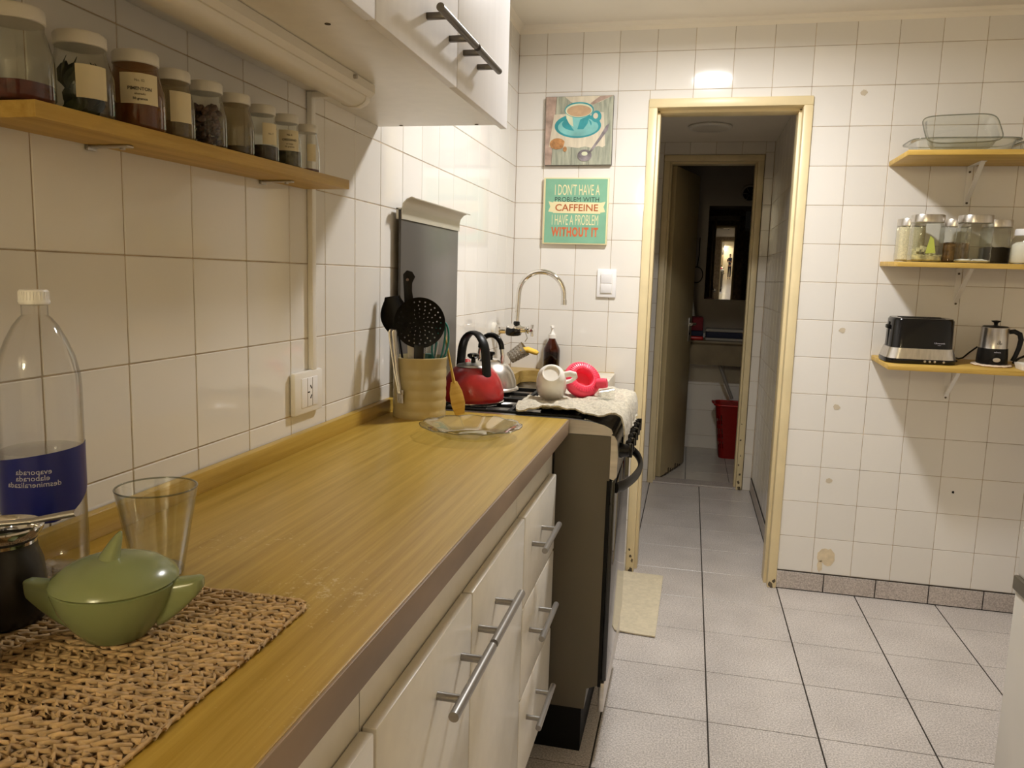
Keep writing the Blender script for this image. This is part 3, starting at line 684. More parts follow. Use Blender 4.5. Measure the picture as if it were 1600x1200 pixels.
# cook top: rolled metal rim and recessed pan
prof = [(.03, .886), (.586, .886), (.592, .893), (.588, .904), (.570, .913), (.535, .920), (.48, .9235), (.03, .9235)]
bm = bmn()
prism(bm, [(p[0]-.30, p[1]) for p in prof], 'y', SY0+1.14, SY0+1.14+.022)
prism(bm, [(p[0]-.30, p[1]) for p in prof], 'y', SY1+1.14-.022, SY1+1.14)
box(bm, .03-.30, .085-.30, SY0+1.14+.022, SY1+1.14-.022, .886, .9235)
prism(bm, [(p[0]-.30, p[1]) for p in [(.515, .886), (.586, .886), (.592, .893), (.588, .904), (.570, .913), (.535, .920), (.515, .9215)]], 'y', SY0+1.14+.022, SY1+1.14-.022)
obj('top_rim', bm, 'steel', st, 35)
obj('cooktop_pan', sb(.085, .515, SY0+.022, SY1-.022, .886, .897), 'steel', st, 0)
for bx, by, br in ((.19, -1.265, .034), (.19, -1.015, .045), (.42, -1.265, .045), (.42, -1.015, .034)):
    bm = bmn(); lathe(bm, [(br*1.5, .897), (br*1.4, .901), (br*1.05, .904), (br, .911), (br*.9, .914), (0, .914)], 28, (bx-.30, by+1.14, 0)); b_ = obj('burner', bm, 'dull_steel', st)
    bm = bmn(); lathe(bm, [(br*.92, .913), (br*.95, .917), (br*.85, .921), (0, .922)], 28, (bx-.30, by+1.14, 0)); obj('burner_cap', bm, 'iron', b_)
for k, (gy0, gy1) in enumerate(((SY0+.03, -1.143), (-1.137, SY1-.03))):
    bm = bmn(); gx0, gx1, z = .10, .505, .9225
    for yy in (gy0+.005, gy1-.005): box(bm, gx0-.30, gx1-.30, yy+1.14-.006, yy+1.14+.006, z-.006, z+.006, .002)
    for xx in (gx0, gx1-.01, (gx0+gx1)/2): box(bm, xx-.30, xx-.30+.012, gy0+1.14, gy1+1.14, z-.006, z+.006, .002)
    for cx in (.19, .42):
        cyy = (gy0+gy1)/2
        for dx, dy in ((1, 0), (-1, 0), (0, 1), (0, -1)):
            a = (cx+dx*.03-.30, cyy+dy*.03+1.14, z); b_ = (cx+dx*.105-.30, cyy+dy*.105+1.14, z)
            tube(bm, [a, b_], .0052, 6)
    for xx in (gx0+.01, gx1-.012):
        for yy in (gy0+.008, gy1-.008): box(bm, xx-.305, xx-.295, yy+1.135, yy+1.145, .896, z, 0)
    obj('pan_support', bm, 'iron', st, 40)
# control panel, knobs, oven door, handle
bm = bmn(); prism(bm, [(p[0]-.30, p[1]) for p in [(.585, .775), (.598, .770), (.606, .778), (.607, .84), (.604, .872), (.597, .886), (.585, .889)]], 'y', SY0+1.14+.002, SY1+1.14-.002); obj('control_panel', bm, 'steel', st, 35)
for k in range(6):
    y = -1.335+k*.078
    bm = bmn(); lathe(bm, [(0, 0), (.021, 0), (.021, .008), (.0185, .012), (.017, .026), (.015, .029), (0, .029)], 20, (.603-.30, y+1.14, .838), (1, 0, .06))
    box(bm, .626-.30, .640-.30, y+1.14-.0045, y+1.14+.0045, .838-.017, .838+.020, .002)
    obj('knob', bm, 'black_gloss', st, 40)
od = obj('oven_door', sb(.588, .604, SY0+.004, SY1-.004, .215, .768, b=.003), 'oven_glass', st)
obj('door_gasket', sb(.582, .590, SY0-.0012, SY0+.006, .20, .768), 'black_matt', st, 0)
bm = bmn(); n = 16; pts = []
for i in range(n+1):
    t = i/n; y = SY0+.012+(SY1-SY0-.024)*t; pts.append((.606-.30+.046*math.sin(math.pi*t)**.7, y+1.14, .748))
tube(bm, pts, .0075, 8, flat=2.0); obj('oven_handle', bm, 'black', od, 50)
obj('lower_drawer', sb(.584, .600, SY0+.006, SY1-.006, .125, .208, b=.003), 'steel', st)
obj('black_base', sb(.06, .540, SY0+.01, SY1-.01, .0, .132), 'black_matt', st, 0)
# raised glass lid with rolled aluminium edge
ld_ = obj('lid_glass', sb(.016, .023, -1.425, -.915, .935, 1.447, b=.001), 'smoke_glass', st)
bm = bmn()
A_ = [(.0265, 1.424), (.0265, 1.449), (.030, 1.462), (.040, 1.473), (.052, 1.478), (.0615, 1.4745)]; B_ = [(.012, 1.424), (.012, 1.452), (.0165, 1.470), (.033, 1.4815), (.052, 1.4835), (.0635, 1.4785)]
B_ = [(.0245, 1.424), (.0245, 1.450), (.028, 1.4645), (.039, 1.4755), (.052, 1.4805), (.0625, 1.477)]
strip(bm, [(p[0]-.30, p[1]) for p in A_], [(p[0]-.30, p[1]) for p in B_], 'y', -1.428+1.14, -.912+1.14)
box(bm, .010-.30, .0165-.30, -1.428+1.14, -.912+1.14, 1.424, 1.452); box(bm, .010-.30, .0255-.30, -1.428+1.14, -.912+1.14, 1.448, 1.452)
obj('lid_trim', bm, 'alu', ld_, 40)
obj('lid_hinge', sb(.010, .040, -1.385, -1.345, .9, .955, b=.003), 'black', st); obj('lid_hinge', sb(.010, .040, -.985, -.945, .9, .955, b=.003), 'black', st)

# ------------------------------------------------------------------ kettles
kz = .9295
rk = thing('red_kettle', 'round red enamel kettle with broad black arched handle on the stove', 'kettle', (.180, -1.262, kz))
bm = bmn(); lathe(bm, [(0, 0), (.080, 0), (.087, .006), (.0885, .018), (.087, .038), (.080, .062), (.068, .083), (.052, .098), (.044, .102), (.040, .102)], 48); obj('body', bm, 'red_enamel', rk, 50)
bm = bmn(); lathe(bm, [(.0, -.001), (.082, -.001), (.0885, .002), (.0890, .007), (.0875, .008)], 48); obj('base_ring', bm, 'chrome', rk)
bm = bmn(); lathe(bm, [(.048, .1015), (.044, .107), (.020, .112), (0, .113)], 36); ldk = obj('lid', bm, 'dull_steel', rk)
bm = bmn(); lathe(bm, [(.007, .110), (.006, .122), (.013, .125), (.0175, .130), (.0165, .136), (.009, .139), (0, .140)], 24); obj('knob', bm, 'black_gloss', ldk)
hb_ = []
for i in range(17):
    a = math.pi*i/16; hb_.append((.058*math.cos(a), 0, .118+.078*math.sin(a)**.85 if 0 < i < 16 else .118))
hb_ = [(.066, 0, .068), (.062, 0, .095)] + hb_[1:-1] + [(-.062, 0, .095), (-.066, 0, .068)]
bm = bmn(); n = len(hb_)
def hx_(k): return Vector(hb_[k])
ra = [.0065]*n
tube(bm, hb_, .0150, 16, flat=.42); hk = obj('handle', bm, 'black', rk, 60); hk.rotation_euler = (0, 0, math.radians(-38))
bm = bmn(); tube(bm, [(-.060, 0, .070), (-.085, 0, .092), (-.098, 0, .104)], [.019, .015, .013], 16); sp_ = obj('spout', bm, 'red_enamel', rk, 50); sp_.rotation_euler = (0, 0, math.radians(-62))
sk = thing('steel_kettle', 'brushed steel domed kettle behind the red kettle', 'kettle', (.165, -1.005, kz))
bm = bmn(); lathe(bm, [(0, 0), (.084, 0), (.090, .004), (.088, .010), (.083, .012), (.081, .030), (.073, .055), (.058, .078), (.040, .090), (.032, .092)], 48); obj('body', bm, 'steel_v', sk, 50)
bm = bmn(); lathe(bm, [(.038, .091), (.034, .097), (.012, .100), (0, .100)], 32); l_ = obj('lid', bm, 'chrome', sk)
bm = bmn(); lathe(bm, [(.006, .099), (.006, .106), (.014, .112), (.012, .120), (0, .122)], 20); obj('knob', bm, 'black_gloss', l_)
for s in (-1, 1):
    bm = bmn(); tube(bm, [(s*.042, 0, .082), (s*.044, 0, .110), (s*.040, 0, .132)], .0065, 12); obj('handle_post', bm, 'chrome', sk)
bm = bmn(); tube(bm, [(.0405*math.cos(math.pi*i/12), 0, .130+.042*math.sin(math.pi*i/12)) for i in range(13)], .0085, 12); h_ = obj('handle', bm, 'black_gloss', sk, 50)
for ch in sk.children:
    if ch.name.startswith('handle'): ch.rotation_euler = (0, 0, math.radians(-20))
bm = bmn(); tube(bm, [(-.050, .0, .060), (-.074, 0, .082), (-.086, 0, .094)], [.016, .012, .010], 14); s_ = obj('spout', bm, 'steel_v', sk, 50); s_.rotation_euler = (0, 0, math.radians(-75))

# ------------------------------------------------------------------ towel draped on the stove front, with mug and silicone ring
tw = None
rr = random.Random(3)
def towel_pt(u, v):
    # u: from the wall side to the hanging edge, v: along the stove front (near to far)
    y = -1.383 + .485*v + .012*math.sin(u*5)*(1-v)
    L_ = .30+.07*v; s = u*(L_+.062-.020*abs(v-.1)-.07*v); x0 = .335-.02*math.sin(v*7)
    flat = .613-x0-.018
    s = min(s, flat+.035+.040*(1-.18*v))                        # the hem stays clear of the knobs
    if s < flat: x = x0+s; z = .9330
    elif s < flat+.035:
        a = (s-flat)/.035*math.pi/2; x = x0+flat+.0225*math.sin(a); z = .9330-.0225*(1-math.cos(a))
    else: x = x0+flat+.0225+.003*min(1, (s-flat-.035)/.02); z = .9330-.0225-(s-flat-.035)
    bump = .0040*math.sin(x*62+y*21)+.0032*math.sin(y*85-x*30)+.0022*math.sin(x*150+y*130)+.0012*math.sin(x*420)*math.sin(y*390)
    if z > .92:
        z += .0006+(bump+.0106)*.75+.012*math.exp(-((x-.43)**2+(y+1.375)**2)/.0012)
    else: x += abs(bump)*.9
    return Vector((x, y, z))
bm = bmn(); sheet(bm, 70, 80, towel_pt, .004); tw = obj('tea_towel', bm, 'terry', None, 60)
tag(tw, 'cream terry towel spread over the stove front and hanging over its knobs', 'towel')
# mug lying with its base up
mg = thing('mug', 'white ceramic mug lying tipped on the towel, base showing', 'mug', (.390, -1.205, .9440))
ax = Vector((.12, -.80, .60)).normalized(); c0 = Vector((0.0, .030, .030))
bm = bmn(); lathe(bm, [(.041, -.008), (.0435, -.004), (.043, .03), (.039, .06), (.032, .072), (.027, .075), (.0255, .079), (.023, .079), (.021, .075), (0, .0745)], 40, c0, ax)
lathe(bm, [(.041, -.008), (.039, -.003), (.038, .03), (.033, .060), (0, .068)], 40, c0, ax); obj('cup', bm, 'ceramic', mg, 50)
sd = ax.cross(Vector((0, 0, 1))).normalized(); sd = (sd*.9+Vector((0, 0, -.25))).normalized(); sd = (sd-ax*sd.dot(ax)).normalized()
if sd.x < 0: sd = -sd
bm = bmn(); tube(bm, [c0+ax*(.058)+sd*.036, c0+ax*.060+sd*.052, c0+ax*.050+sd*.066, c0+ax*.032+sd*.069, c0+ax*.016+sd*.058, c0+ax*.012+sd*.040], [.006, .0062, .0062, .006, .006, .0065], 12, flat=1.4); obj('handle', bm, 'ceramic', mg, 60)
# pink silicone strainer / funnel ring
pk = thing('silicone_funnel', 'pink silicone folding funnel with ribbed ring lying on the towel', 'funnel', (.466, -1.105, .9500))
pk.scale = (.9, .9, .9)
ax = Vector((.42, -.70, .58)).normalized(); c0 = Vector((.005, .0, .047))
bm = bmn(); lathe(bm, [(.050, -.022), (.060, -.020), (.063, -.008), (.062, .004), (.056, .012), (.040, .016), (.033, .015), (.030, .010), (.0285, -.012), (0, -.014)], 56, c0, ax); ring = obj('ring', bm, 'pink', pk, 50)
u_, v_, _ = frame(ax); bm = bmn()
for i in range(40):
    a = 2*math.pi*i/40; d = u_*math.cos(a)+v_*math.sin(a)
    tube(bm, [c0+ax*.0158+d*.036, c0+ax*.0135+d*.054], .0013, 5)
obj('rib', bm, 'pink', pk, 50)
bm = bmn(); lathe(bm, [(.050, -.020), (.046, -.034), (.030, -.052), (.018, -.056), (.0165, -.054)], 40, c0, ax); obj('cone', bm, 'pink', pk, 50)
bm = bmn(); t0 = c0+Vector((.048, .0, -.012)); tube(bm, [t0, t0+Vector((.018, -.003, .002)), t0+Vector((.032, -.004, .004))], [.016, .017, .015], 14); obj('tab', bm, 'pink', pk, 40)
pg = thing('shot_glass', 'small clear glass lying on the towel beside the pink funnel', 'glass', (.545, -1.17, .9385))
bm = bmn(); lathe(bm, [(0, 0), (.014, 0), (.018, .045), (.017, .045), (.013, .004), (0, .004)], 24, (-.02, .0, .018), (.75, .5, .06)); obj('bowl', bm, 'dish_glass', pg, 50)

# ================================================================== SINK UNIT
KZ = .886
swt = thing('sink_worktop', 'short wooden worktop around the sink below the tap', 'worktop', (.23, -.44, KZ-.05))
def kb(x0, x1, y0, y1, z0, z1, b=0.0): return B1(x0-.23, x1-.23, y0+.44, y1+.44, z0-(KZ-.05), z1-(KZ-.05), b=b)
# board with a rounded sink opening, made as a ring
def rounded(x0, x1, y0, y1, r, n=6):
    o = []
    for cx, cy, a in ((x1-r, y1-r, 0), (x0+r, y1-r, 90), (x0+r, y0+r, 180), (x1-r, y0+r, 270)): o += arc(cx, cy, r, a, a+90, n)
    return o
HXa, HXb, HYa, HYb = .075, .385, -.62, -.085
inn = rounded(HXa, HXb, HYa, HYb, .05)
def onrect(p, x0=.001, x1=.462, y0=-.878, y1=-.001):
    cx, cy = (HXa+HXb)/2, (HYa+HYb)/2; dx, dy = p[0]-cx, p[1]-cy; t = []
    if dx > 1e-9: t.append((x1-cx)/dx)
    if dx < -1e-9: t.append((x0-cx)/dx)
    if dy > 1e-9: t.append((y1-cy)/dy)
    if dy < -1e-9: t.append((y0-cy)/dy)
    k = min(t); return (cx+dx*k, cy+dy*k)
out = [onrect(p) for p in inn]
corners = [(.462, -.001), (.001, -.001), (.001, -.878), (.462, -.878)]
for cn in corners:
    i = min(range(len(out)), key=lambda i: (out[i][0]-cn[0])**2+(out[i][1]-cn[1])**2); out[i] = cn
bm = bmn(); n = len(inn); zt, zb = .05, 0.0
def V3(p, z): return bm.verts.new((p[0]-.23, p[1]+.44, z))
it, ib, ot, ob = [V3(p, zt) for p in inn], [V3(p, zb) for p in inn], [V3(p, zt) for p in out], [V3(p, zb) for p in out]
for i in range(n):
    j = (i+1) % n
    bm.faces.new((it[i], it[j], ot[j], ot[i])); bm.faces.new((ib[i], ob[i], ob[j], ib[j])); bm.faces.new((it[i], ib[i], ib[j], it[j])); bm.faces.new((ot[i], ot[j], ob[j], ob[i]))
obj('board', bm, 'sink_wood', swt, 30)
obj('white_front_rail', kb(.400, .474, -.875, -.075, KZ-.13, KZ+.006, b=.003), 'stone_white', swt)
bs_ = thing('sink_basin', 'dark steel sink basin set below the wooden worktop', 'sink', (.23, -.35, KZ-.21))
bm = bmn(); ri = rounded(HXa-.012, HXb+.012, HYa-.012, HYb+.012, .055); rb_ = rounded(HXa+.02, HXb-.02, HYa+.02, HYb-.02, .05)
vt = [bm.verts.new((p[0]-.23, p[1]+.35, .1605)) for p in ri]; vb = [bm.verts.new((p[0]-.23, p[1]+.35, .01)) for p in rb_]
for i in range(n):
    j = (i+1) % n; bm.faces.new((vt[i], vt[j], vb[j], vb[i]))
bm.faces.new(vb); obj('bowl', bm, 'basin', bs_, 40)
bm = bmn(); lathe(bm, [(.035, .0115), (.03, .013), (.012, .011), (0, .011)], 20, (0, 0, 0)); obj('drain', bm, 'chrome', bs_)
sc_ = thing('sink_cabinet', 'white cabinet under the sink next to the doorway', 'cabinet', (.23, -.44, 0))
bm = bmn()
for a in ((.004, .02, -.875, -.004, .05, .66), (.02, .45, -.875, -.857, .05, .755), (.02, .45, -.022, -.004, .05, .835), (.02, .45, -.857, -.022, .05, .068)): box(bm, a[0]-.23, a[1]-.23, a[2]+.44, a[3]+.44, a[4], a[5])
obj('body', bm, 'white_lam', sc_, 0)
for a, b_ in ((-.872, -.442), (-.438, -.008)): obj('door', B1(.451-.23, .468-.23, a+.44, b_+.44, .08, .748, b=.003), 'white_lam', sc_)
obj('plinth', B1(.05-.23, .40-.23, -.87+.44, -.01+.44, 0, .05), 'plinth_dark', sc_, 0)

# tap on the left wall
FY = -.34; FZ = 1.072
fa = thing('wall_tap', 'chrome wall-mounted tap with tall swan-neck spout above the sink', 'tap', (0, FY, FZ))
bm = bmn(); lathe(bm, [(.030, .0005), (.030, .012), (.024, .016), (0, .016)], 28, (0, 0, 0), (1, 0, 0)); obj('wall_flange', bm, 'lid_white', fa)
bm = bmn(); lathe(bm, [(.021, .014), (.022, .030), (.015, .034), (.013, .055), (.018, .060)], 24, (0, 0, 0), (1, 0, 0)); obj('coupling', bm, 'chrome', fa)
bm = bmn(); lathe(bm, [(.0, .058), (.017, .058), (.020, .066), (.021, .085), (.019, .105), (.015, .116), (0, .116)], 24, (0, 0, -.002), (1, 0, 0)); obj('black_body', bm, 'black_gloss', fa)
bm = bmn(); lathe(bm, [(.018, .062), (.0225, .080), (.020, .108), (.012, .120), (.012, .138), (.016, .142), (.016, .148), (.008, .152), (0, .152)], 24, (0, .004, .006), (1, 0, 0)); obj('valve', bm, 'chrome', fa)
bm = bmn()
for dy, dz in ((.021, 0), (-.021, 0), (0, .022), (0, -.024)):
    tube(bm, [(.160, 0, .004), (.162, dy, dz+.004)], [.005, .0062], 10)
lathe(bm, [(.0, .146), (.007, .146), (.008, .166), (0, .169)], 14, (0, 0, .004), (1, 0, 0)); obj('cross_handle', bm, 'chrome', fa, 50)
bm = bmn(); lathe(bm, [(.0, .010), (.013, .010), (.013, .034), (.0095, .038)], 20, (.098, 0, 0)); obj('spout_socket', bm, 'black_gloss', fa)
pts = [(.098, 0, .03), (.100, 0, .09), (.103, 0, .145)]
cx, cz, R_ = .193, .145, .090
pts += [(cx-R_*math.cos(math.pi*i/18), 0, cz+R_*math.sin(math.pi*i/18)) for i in range(1, 18)]
pts += [(cx+R_, 0, cz-.005), (cx+R_+.001, 0, cz-.030)]
bm = bmn(); tube(bm, pts, .0100, 14); obj('spout', bm, 'chrome', fa, 60)
bm = bmn(); lathe(bm, [(.0, 0), (.0118, 0), (.0118, .020), (.0100, .021)], 18, (cx+R_+.001, 0, cz-.036)); obj('aerator', bm, 'chrome', fa)
# perforated caddy hanging from the tap, sponge in it
cd_ = thing('sponge_cup', 'grey perforated plastic cup hanging tilted from the tap', 'sponge holder', (.105, FY-.01, .985))
ax = Vector((.62, .05, .42)).normalized(); c0 = Vector((-.028, 0, -.022))
MT['grey_mesh'] = mat('grey_mesh_plastic', (.48, .43, .36), .5)
bm = bmn(); n = 30; rows = 12
u_, v_, _ = frame(ax); ringz = []
for k in range(rows+1):
    h = .072*k/rows; r = .024+.006*k/rows
    ringz.append([bm.verts.new(c0+ax*h+u_*r*math.cos(2*math.pi*i/n)+v_*r*math.sin(2*math.pi*i/n)) for i in range(n)])
for k in range(rows):
    for i in range(n):
        if 1 <= k < rows-1 and k % 2 == 1 and i % 2 == 0: continue
        j = (i+1) % n; bm.faces.new((ringz[k][i], ringz[k][j], ringz[k+1][j], ringz[k+1][i]))
bm.faces.new(ringz[0][::-1])
bmesh.ops.solidify(bm, geom=bm.faces[:], thickness=.0012); obj('cup', bm, 'grey_mesh', cd_, 40)
bm = bmn(); tube(bm, [c0+ax*.07+Vector((0, 0, .028)), (.040, .0, .060), (.030, .006, .085)], .0016, 6); obj('hook', bm, 'dull_steel', cd_)
spg = bmn(); tube(spg, [(0, 0, 0), (.03, .004, .004), (.062, .008, -.006), (.070, .008, -.010)], [.019, .020, .018, .012], 12, flat=.6)
sp2 = obj('sponge', spg, 'sponge', None, 60); sp2.location = (.118, FY-.008, .995); tag(sp2, 'yellow sponge cloth sticking out of the grey perforated cup', 'sponge')
# amber soap bottle
sbt = thing('soap_bottle', 'brown glass soap dispenser bottle with white pump behind the sink', 'bottle', (.193, -.050, KZ))
k = 1.0
bm = bmn(); lathe(bm, [(0, 0), (.033, 0), (.036, .004), (.036, .088), (.034, .098), (.016, .132), (.014, .140), (.014, .146)], 32); obj('bottle', bm, 'amber', sbt, 45)
MT['soap'] = mat('dark_soap', (.035, .012, .004), .2)
bm = bmn(); lathe(bm, [(0, .002), (.034, .003), (.034, .082), (0, .083)], 32); obj('liquid', bm, 'soap', sbt, 45)
bm = bmn(); lathe(bm, [(.0, .140), (.0165, .140), (.0165, .156), (.012, .160), (.006, .172), (.005, .184), (.009, .186), (.009, .194), (0, .196)], 24)
tube(bm, [(0, 0, .190), (.004, -.022, .189), (.005, -.028, .184)], [.005, .004, .0035], 8); obj('pump', bm, 'white_plastic', sbt, 45)

# ================================================================== ON THE WORKTOP, FAR END
TX, TY = .106, -1.500
tin = thing('utensil_tin', 'ribbed cream-painted tin holding kitchen utensils at the worktop end', 'utensil holder', (TX, TY, ZT))
pf = [(0, 0), (.066, 0), (.0675, .003)]
for k in range(5):
    z = .012+k*.026; pf += [(.0675, z), (.0665, z+.006), (.0663, z+.010), (.0673, z+.014)]
pf += [(.0675, .145), (.0690, .148), (.0690, .152), (.0665, .153), (.0655, .148), (.0645, .02), (.0640, .004), (0, .004)]
bm = bmn(); lathe(bm, pf, 56); obj('can', bm, 'cream_tin', tin, 50)
def place(o, base, direc, ref=None):
    """put a thing modelled along +z so that z runs along direc and its -y side looks towards ref"""
    d = Vector(direc).normalized(); r = Vector(ref if ref else (.66, -1.86, .1)); y = -(r-d*r.dot(d)).normalized(); x = y.cross(d)
    m = Matrix((x, y, d)).transposed().to_4x4(); m.translation = Vector(base); o.matrix_world = m
G = 'utensils in the cream tin'
# skimmer
o = thing('skimmer', 'black round perforated skimmer standing in the cream tin', 'utensil', group=None)
bm = bmn(); n = 96; nr = 20; R_ = .063; zc = .25; rings = []
for k in range(nr+1):
    r = R_*k/nr; dep = .010*(1-(k/nr)**2)
    rings.append([bm.verts.new((0, dep, zc))] if k == 0 else [bm.verts.new((r*math.cos(2*math.pi*i/n), dep, zc+r*math.sin(2*math.pi*i/n))) for i in range(n)])
hole = {4: 12, 7: 8, 10: 6, 13: 6, 16: 4}
for k in range(nr):
    for i in range(n):
        j = (i+1) % n
        if k in hole and i % hole[k] == (k % 2): continue
        if k == 0: bm.faces.new((rings[0][0], rings[1][j], rings[1][i]))
        else: bm.faces.new((rings[k][i], rings[k][j], rings[k+1][j], rings[k+1][i]))
bmesh.ops.solidify(bm, geom=bm.faces[:], thickness=.0022); obj('perforated_disc', bm, 'black', o, 40)
bm = bmn(); box(bm, -.012, .012, -.001, .004, .018, .195, .0015); obj('handle', bm, 'black', o)
place(o, (TX+.004, TY-.030, ZT+.006-.016), (.035, -.05, 1))
# knife
o = thing('kitchen_knife', 'knife with riveted black handle upright in the cream tin', 'knife')
bm = bmn(); prism(bm, [(-.012, .235), (.010, .235), (.013, .27), (.008, .31), (.009, .33), (.017, .345), (.010, .358), (-.004, .362), (-.014, .352), (-.014, .33)], 'y', -.007, .007, b=.002); h_ = obj('handle', bm, 'black', o)
for z in (.268, .338):
    bm = bmn(); lathe(bm, [(0, -.0005), (.0038, -.0005), (.0038, .0165), (0, .0165)], 14, (-.003, .008, z), (0, -1, 0)); obj('rivet', bm, 'chrome', h_)
bm = bmn(); prism(bm, [(-.010, .24), (.009, .24), (.012, .08), (.002, .012), (-.008, .10)], 'y', -.0008, .0008); obj('blade', bm, 'dull_steel', o, 20)
place(o, (TX-.022, TY+.012, ZT+.006), (-.045, .0, 1))
# black ladle behind
o = thing('black_spoon', 'black curved plastic serving spoon leaning to the wall in the tin', 'utensil')
bm = bmn(); tube(bm, [(0, 0, .0), (0, 0, .2), (.0, 0, .215)], [.005, .005, .006], 10, flat=.6); obj('handle', bm, 'black', o)
bm = bmn()
def spn(u, v):
    a = (u-.5)*2.5; s = .5+.5*math.sin(math.pi*min(1, v*1.05))
    return Vector((.036*math.sin(a)*s, .026*(math.cos(a)-1)*s+.0, .205+.095*v))
sheet(bm, 12, 10, spn, .002); obj('spoon_bowl', bm, 'black', o, 50)
place(o, (TX-.018, TY-.012, ZT+.006), (-.165, -.03, 1), (.3, -1.4, .2))
# steel handles standing in the tin
for k, (dx, dy, lean, L_, lab) in enumerate(((-.035, -.020, (-.13, -.06), .225, 'flat steel spoon handle leaning left inside the tin rim'), (.020, .018, (.10, .02), .205, 'slim steel fork handle behind the skimmer in the tin'), (.030, -.020, (.17, -.05), .19, 'slim steel knife handle leaning right in the tin'), (-.022, .034, (-.01, .06), .262, 'black-tipped peeler standing at the back of the tin'))):
    o = thing('cutlery', lab, 'cutlery')
    bm = bmn(); tube(bm, [(0, 0, 0), (0, 0, L_*.6), (0, 0, L_*.93), (0, 0, L_)], [.003, .003, .0065, .004], 10, flat=.35); obj('handle', bm, 'black' if k == 3 else 'dull_steel', o, 60)
    bm = bmn(); lathe(bm, [(0, 0), (.005, .004), (.007, .02), (.003, .04)], 10, sy=.4); obj('head', bm, 'dull_steel', o, 60)
    place(o, (TX+dx*.8, TY+dy*.8, ZT+.006), (lean[0], lean[1], 1))
# spoon hooked outside on the tin
o = thing('hanging_tongs', 'steel serving tongs hooked over the outside of the cream tin', 'tongs')
for s, off in ((0, 0), (1, .016)):
    bm = bmn(); tube(bm, [(off*.4+.020, 0, .035), (off*.5+.006, 0, .09), (off-.008, 0, .155), (off-.010, 0, .185), (off-.008, 0, .192)], [.0035, .005, .006, .0085, .005], 10, flat=.45); obj('arm', bm, 'dull_steel', o, 60)
bm = bmn()
for q in range(4): tube(bm, [(.014+q*.006, 0, .036), (.016+q*.006, -.001, .012)], .0022, 6)
box(bm, .010, .036, -.002, .002, .033, .045, .001); obj('shadow_bars', bm, 'dull_steel', o, 40)  # modelled bars in place of the shadow stripes on the tin ribs
bm = bmn(); tube(bm, [(.001, -.002, .118), (.000, .004, .1275), (.000, .0125, .1275), (.000, .0145, .112)], .0013, 8); obj('rim_hook', bm, 'dull_steel', o, 60)
place(o, (TX-.0745*.574, TY-.0745*.819, ZT+.030), (-.035, .0, 1), (-.574, -.819, 0))
# teal loop whisk
o = thing('teal_whisk', 'teal plastic whisk with open loops at the right of the tin', 'whisk')
for q, wq in enumerate((.020, .010)):
    bm = bmn(); tube(bm, [(wq*math.sin(2*math.pi*i/24), 0, .185+.052*-math.cos(2*math.pi*i/24)) for i in range(24)], .0026, 8, closed=True); obj('loop', bm, 'teal', o, 60)
bm = bmn(); tube(bm, [(0, 0, 0), (0, 0, .135)], .005, 10); obj('handle', bm, 'teal', o, 60)
place(o, (TX+.026, TY+.006, ZT+.006), (.13, .02, 1))
# clear measuring cup standing in tin
o = thing('measuring_cup', 'small clear cup with teal base among the utensils', 'cup')
bm = bmn(); lathe(bm, [(.012, .12), (.013, .17), (.020, .215), (.0195, .215), (.012, .17), (.011, .121)], 20); obj('clear_wall', bm, 'dish_glass', o, 50)
bm = bmn(); lathe(bm, [(0, 0), (.011, 0), (.012, .15), (.0, .152)], 16); obj('teal_base', bm, 'teal', o, 50)
place(o, (TX+.008, TY+.030, ZT+.006), (.03, .05, 1))
# wooden spatula leaning between tin and kettle
o = thing('wooden_spatula', 'worn wooden spatula leaning outside the tin towards the red kettle', 'spatula')
bm = bmn(); tube(bm, [(0, 0, .085), (0, 0, .12), (0, 0, .21)], [.009, .006, .0055], 8, flat=.5); obj('handle', bm, 'pine_x', o, 60)
bm = bmn(); prism(bm, [(-.012, .0), (.012, .002), (.019, .03), (.017, .06), (.008, .088), (-.008, .088), (-.017, .06), (-.018, .028)], 'y', -.0025, .0025, b=.001); obj('blade', bm, 'pine_x', o)
place(o, (TX+.098, TY+.036, ZT+.0015), (-.222, .01, 1), (.6, -1, .2))

# scalloped glass plate
pl = thing('glass_plate', 'clear scalloped glass plate on the worktop in front of the tin', 'plate', (.300, -1.702, ZT))
bm = bmn(); n = 96; pro = [(0, .003), (.055, .003), (.062, .005), (.090, .016), (.110, .025), (.1135, .026), (.1135, .0235), (.091, .012), (.064, .0), (.055, 0.0), (0, 0.0)]
rings = []
for r, h in pro:
    if r == 0: rings.append([bm.verts.new((0, 0, h))]); continue
    rg = []
    for i in range(n):
        t = 2*math.pi*i/n; k = 1+.018*abs(math.sin(6*t))*(1 if r > .07 else 0); rg.append(bm.verts.new((r*k*math.cos(t), r*k*math.sin(t), h+(.0028*abs(math.sin(6*t)) if r > .08 else 0))))
    rings.append(rg)
for a, b_ in zip(rings, rings[1:]):
    for i in range(n):
        j = (i+1) % n
        if len(a) == 1: bm.faces.new((a[0], b_[i], b_[j]))
        elif len(b_) == 1: bm.faces.new((a[i], a[j], b_[0]))
        else: bm.faces.new((a[i], a[j], b_[j], b_[i]))
obj('plate', bm, 'dish_glass', pl, 30)
bm = bmn(); tube(bm, [(.1137*(1+.018*abs(math.sin(6*t)))*math.cos(t), .1137*(1+.018*abs(math.sin(6*t)))*math.sin(t), .0250+.0028*abs(math.sin(6*t))) for t in [2*math.pi*i/96 for i in range(96)]], .0010, 6, closed=True); obj('rim', bm, 'glass_lip', pl, 60)
